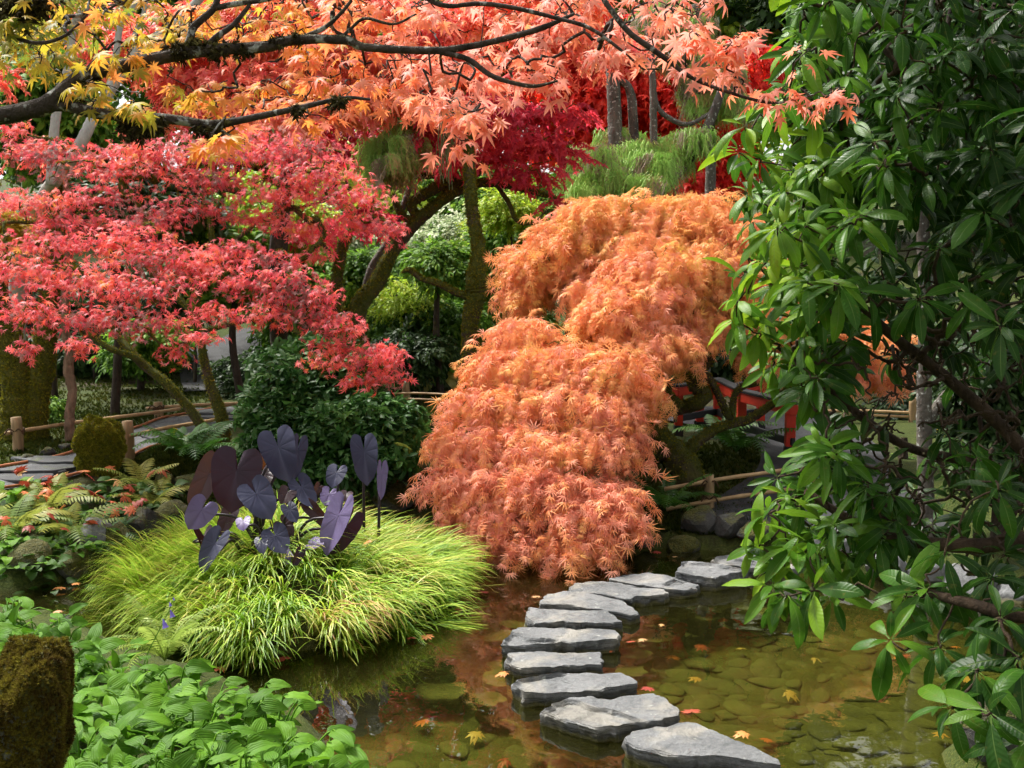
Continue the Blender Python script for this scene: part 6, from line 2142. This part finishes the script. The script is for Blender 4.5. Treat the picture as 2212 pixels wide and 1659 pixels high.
wh += in_poly(36, [(1680, 1000), (1790, 960), (1920, 1040), (1960, 1180), (1850, 1230), (1740, 1200), (1690, 1130), (1670, 1060)], 3.9, 4.8)
wh += in_poly(8, [(2100, 650), (2260, 650), (2260, 1280), (2120, 1280)], 3.3, 4.4)
wh += in_poly(6, [(1980, 1080), (2260, 1080), (2260, 1300), (1980, 1300)], 3.4, 4.3)
low = [(1668, 1270, 4.0), (1700, 1285, 3.9), (1760, 1275, 3.9), (1800, 1290, 4.1), (1640, 1180, 4.2), (1680, 1225, 4.1), (1660, 1110, 4.2), (2000, 1275, 3.6), (1960, 1290, 3.7), (2040, 1265, 3.7), (1925, 1385, 3.5), (2030, 1400, 3.5), (2160, 1340, 3.3), (2200, 1420, 3.2), (2110, 1450, 3.2), (2060, 1530, 3.1), (2140, 1540, 3.0), (2220, 1600, 2.95), (1720, 1180, 4.1), (2210, 1500, 3.3)]
wh += [P(*v) for v in low]
n_in = len(wh)
wh += in_poly(120, [(1650, -420), (2700, -420), (2700, -40), (1700, -40)], 3.2, 5.6)      # the bush goes on above, unseen leaves added to shade its inside
wh += in_poly(110, [(2250, -40), (2800, -40), (2800, 1500), (2250, 1500)], 3.0, 5.6)      # and unseen to the right, also for shade
wh = np.array(wh)
root = np.array([2.9, 4.7, 0.]); root[2] = H(root[0], root[1])
rt = [([root - [0, 0, .15], root + [-.1, 0, .5], P(2330, 1150, 4.6), P(2200, 960, 4.5), P(2050, 820, 4.5), P(1900, 700, 4.5), P(1780, 560, 4.5)], [.07, .055, .038, .03, .024, .02, .012]),
      ([root + [.05, .1, -.15], root + [.05, .1, .8], P(2380, 800, 4.8), P(2250, 500, 4.7), P(2100, 300, 4.6), P(1950, 150, 4.5)], [.06, .05, .04, .032, .025, .015]),
      ([root + [-.1, -.1, -.15], root + [-.25, -.05, .4], P(2250, 1180, 4.2), P(2120, 1180, 4.1), P(1980, 1170, 4.2), P(1850, 1130, 4.3), P(1740, 1060, 4.4)], [.06, .05, .032, .03, .025, .02, .012]),
      ([root + [-.05, -.2, -.15], root + [-.2, -.3, .35], P(2330, 1330, 3.5), P(2200, 1330, 3.4), P(2080, 1300, 3.5), P(1960, 1270, 3.8)], [.05, .04, .025, .022, .018, .012]),
      ([root + [-.1, 0, .5], P(2260, 1060, 4.8), P(2100, 1000, 4.9), P(1950, 960, 4.8), P(1800, 850, 4.7), P(1700, 760, 4.6)], [.036, .03, .024, .02, .016, .010])]
t = thing('rhododendron', root, 'large rhododendron with long glossy leaves filling the right side', 'shrub')
bare = np.array(in_poly(280, [(1700, 720), (2212, 680), (2212, 1250), (1950, 1200), (1800, 1000), (1720, 860)], 4.0, 5.0))
obj('trunk', grow(rt, np.concatenate([wh, bare]), 4, .17, .0036, 2.5, .05, arch=-.08, sides=6, lump=.05).mesh('trunk', M['bark_twig']), t)
pos, tips, nrs, sc = [], [], [], []
for i, w in enumerate(wh):
    rs = np.random.default_rng(900 + i)
    big = i >= n_in - len(low) and i < n_in
    k = rs.integers(9, 13) if big else rs.integers(8, 13)
    ax = unit(np.array([rs.normal(-.35, .4), rs.normal(-.35, .4), rs.uniform(.3, 1.)]))
    u = unit(np.cross(ax, [0.3, .2, 1.])); v = np.cross(ax, u)
    for j in range(k):
        a = j * 2.4 + rs.normal(0, .25)
        el = rs.uniform(-.5, .35) if j < k - 3 else rs.uniform(.3, 1.3)
        d = (u * math.cos(a) + v * math.sin(a)) * math.cos(el) + ax * math.sin(el)
        d = d + np.array([0, 0, -.30 if not big else -.35])
        pos.append(w + d * .01 + ax * .012 * (j / k))
        tips.append(d)
        nrs.append(ax + rs.normal(0, .25, 3) + [0, 0, .3])
        sc.append(rs.uniform(.10, .18) * (1 if j < k - 3 else .62) * (1.12 if big else 1))
pos, tips, nrs, sc = map(np.array, (pos, tips, nrs, sc))
foliage(t, 'leaf', 'foliage', RH, M['rhodo'], pos, frames(tips, nrs), sc, n_parts=300)

# ------------------------------------------------------------------ the maple branch hanging into the picture
D = 3.25
q = lambda x, y, d=D: P(x, y, d)
ob = [([q(-420, 400, 3.3), q(-200, 290, 3.3), q(-60, 262), q(0, 250), q(60, 238), q(101, 226), q(141, 197), q(188, 161), q(285, 138), q(380, 118), q(470, 107), q(571, 101), q(638, 86), q(743, 86), q(792, 102), q(936, 109), q(1020, 99), q(1087, 84), q(1171, 60), q(1240, 30, 3.3)], [.045, .04, .028, .027, .027, .028, .027, .0235, .021, .0195, .018, .017, .015, .0135, .0125, .0115, .010, .0095, .009, .005]),
      ([q(110, 226), q(151, 230), q(200, 243), q(249, 249), q(353, 256), q(430, 266), q(470, 268), q(524, 259), q(638, 235), q(743, 212), q(800, 215)], [.020, .018, .017, .016, .015, .0135, .013, .011, .009, .006, .004]),
      ([q(403, 112), q(410, 85), q(420, 57), q(463, 17), q(470, -20)], [.013, .0125, .011, .010, .009]),
      ([q(463, 18), q(510, 8), q(571, 0), q(640, -20)], [.009, .0085, .007, .006]),
      ([q(440, 108), q(470, 78), q(504, 54), q(537, 13), q(550, -20)], [.010, .0095, .008, .006, .005]),
      ([q(943, 110), q(1010, 128), q(1057, 161), q(1104, 178), q(1154, 186), q(1205, 175)], [.009, .0085, .0075, .007, .006, .003]),
      ([q(900, -30), q(929, 0), q(970, 13), q(1037, 8), q(1110, 17), q(1205, 40), q(1272, 60), q(1332, 101), q(1390, 150)], [.008, .008, .0075, .007, .007, .006, .006, .005, .003]),
      ([q(1290, -40, 3.1), q(1305, 0, 3.1), q(1356, 67, 3.1), q(1406, 104, 3.1), q(1440, 128, 3.1), q(1490, 165, 3.1), q(1570, 198, 3.05), q(1670, 222, 3.0), q(1760, 205, 3.0)], [.008, .008, .0085, .008, .0075, .006, .005, .004, .002]),
      ([q(638, 88), q(700, 60), q(735, 30), q(760, 0)], [.008, .007, .006, .005]),
      ([q(735, 85), q(760, 60), q(790, 40), q(850, 52), q(900, 30)], [.006, .005, .005, .004, .003]),
      ([q(-150, -100), q(-20, 40), q(60, 90), q(135, 80), q(200, 20)], [.012, .010, .006, .005, .003])]
zones = [(64, [(-30, -20), (330, -20), (340, 120), (200, 170), (-30, 160)], 3.1, 3.9), (12, [(170, 170), (280, 180), (300, 230), (180, 220)], 3.0, 3.4), (34, [(330, 180), (700, 150), (740, 260), (520, 280), (340, 240)], 3.32, 4.0),
         (90, [(340, -20), (1000, -20), (980, 90), (700, 70), (360, 110)], 3.35, 4.3), (100, [(600, 80), (1180, 90), (1230, 180), (1000, 250), (700, 230)], 3.3, 4.1), (50, [(1000, -20), (1560, -20), (1500, 80), (1100, 80)], 3.25, 4.1),
         (13, [(1260, 90), (1500, 60), (1600, 120), (1560, 170), (1330, 150)], 3.1, 3.5), (9, [(1480, 60), (1640, 60), (1640, 110), (1500, 120)], 2.9, 3.1), (15, [(880, 200), (1010, 200), (1080, 290), (1050, 340), (900, 270)], 2.9, 3.3), (6, [(450, 285), (520, 285), (510, 310), (450, 310)], 3., 3.1)]
tg = []
for k, poly, a, b in zones:
    tg += in_poly(int(k * .84), poly, a, b)
tg += [P(*v) for v in [(1560, 110, 2.95), (1600, 95, 2.95), (1570, 150, 2.95), (1600, 170, 3.0), (1655, 200, 3.0), (1690, 190, 3.0), (1735, 110, 3.0), (1730, 205, 3.0), (1800, 195, 3.0), (1825, 190, 3.0), (1790, 215, 3.0)]]
tg = np.array(tg)
b0 = ob[0][0][0]
rt0 = np.array([b0[0] - .4, b0[1], 0.]); rt0[2] = H(rt0[0], rt0[1])
ob[0] = ([rt0 - [0, 0, .2], rt0 + [.05, 0, 1.], rt0 + [.15, 0, 1.9]] + ob[0][0], [.10, .09, .075] + ob[0][1])
t = thing('overhanging_maple', rt0, 'dark maple branch with yellow, orange and coral leaves hanging across the top', 'tree')
wood = obj('trunk', grow(ob, tg, 4, .22, .0017, 2.6, .012, arch=.05, sides=7, lump=.06).mesh('trunk', M['bark_over']), t)
pos, tips, nrs = [], [], []
for w in tg:
    for j in range(rng.integers(4, 8)):
        a = rng.uniform(0, 6.28)
        d = np.array([math.cos(a), math.sin(a), rng.uniform(-1.2, .0)])
        pos.append(w + d * U(.01, .06)); tips.append(d); nrs.append([rng.normal(0, .6), -.45 + rng.normal(0, .6), 1.])
pos, tips, nrs = map(np.array, (pos, tips, nrs))
foliage(t, 'leaf', 'foliage', MAPLE, M['over'], pos, frames(tips, nrs), U(.031, .050, len(pos)), n_parts=300)
# dark lichen and moss clinging to the branch
mp, mn = [], []
for x, y, r, k in [(150, 205, 26, 90), (190, 170, 20, 60), (385, 110, 20, 80), (410, 95, 16, 50), (290, 262, 34, 190), (330, 262, 26, 110), (440, 272, 18, 60), (470, 270, 16, 50), (600, 90, 14, 40), (640, 82, 12, 30), (530, 112, 20, 40), (470, 105, 30, 60), (70, 10, 40, 260), (30, 25, 34, 160), (640, 238, 12, 30), (730, 222, 16, 50)]:
    for _ in range(k):
        mp.append(P(x + rng.normal(0, r * .55), y + rng.normal(0, r * .38) + (abs(rng.normal(0, 10)) if y > 255 else 0), D + rng.normal(0, .012)))
mp = np.array(mp)
R = frames(rng.normal(0, 1, mp.shape), rng.normal(0, .6, mp.shape) + [0, -.3, -.5])
o = scatter_obj('lichen', TUFT, M['moss_dark'], mp, R, U(.018, .040, len(mp)), rng.integers(0, 3, len(mp)), t)
o['kind'] = 'stuff'
# a tress of pale lichen hanging from the branch
mb = MB()
rs = np.random.default_rng(5)
for k in range(46):
    p0 = P(966 + rs.normal(0, 5), 215 + rs.uniform(0, 60), 3.2 + rs.normal(0, .01))
    l = rs.uniform(.08, .20)
    tt = np.linspace(0, 1, 7)[:, None]
    pts = p0 + np.array([0, 0, -1.]) * l * tt + np.cumsum(rs.normal(0, .0035, (7, 3)), 0)
    tube(mb, pts, .0011, 3, 0, False, rs.random())
o = obj('hanging_lichen', mb.mesh('hanging_lichen', M['lichen']), t)
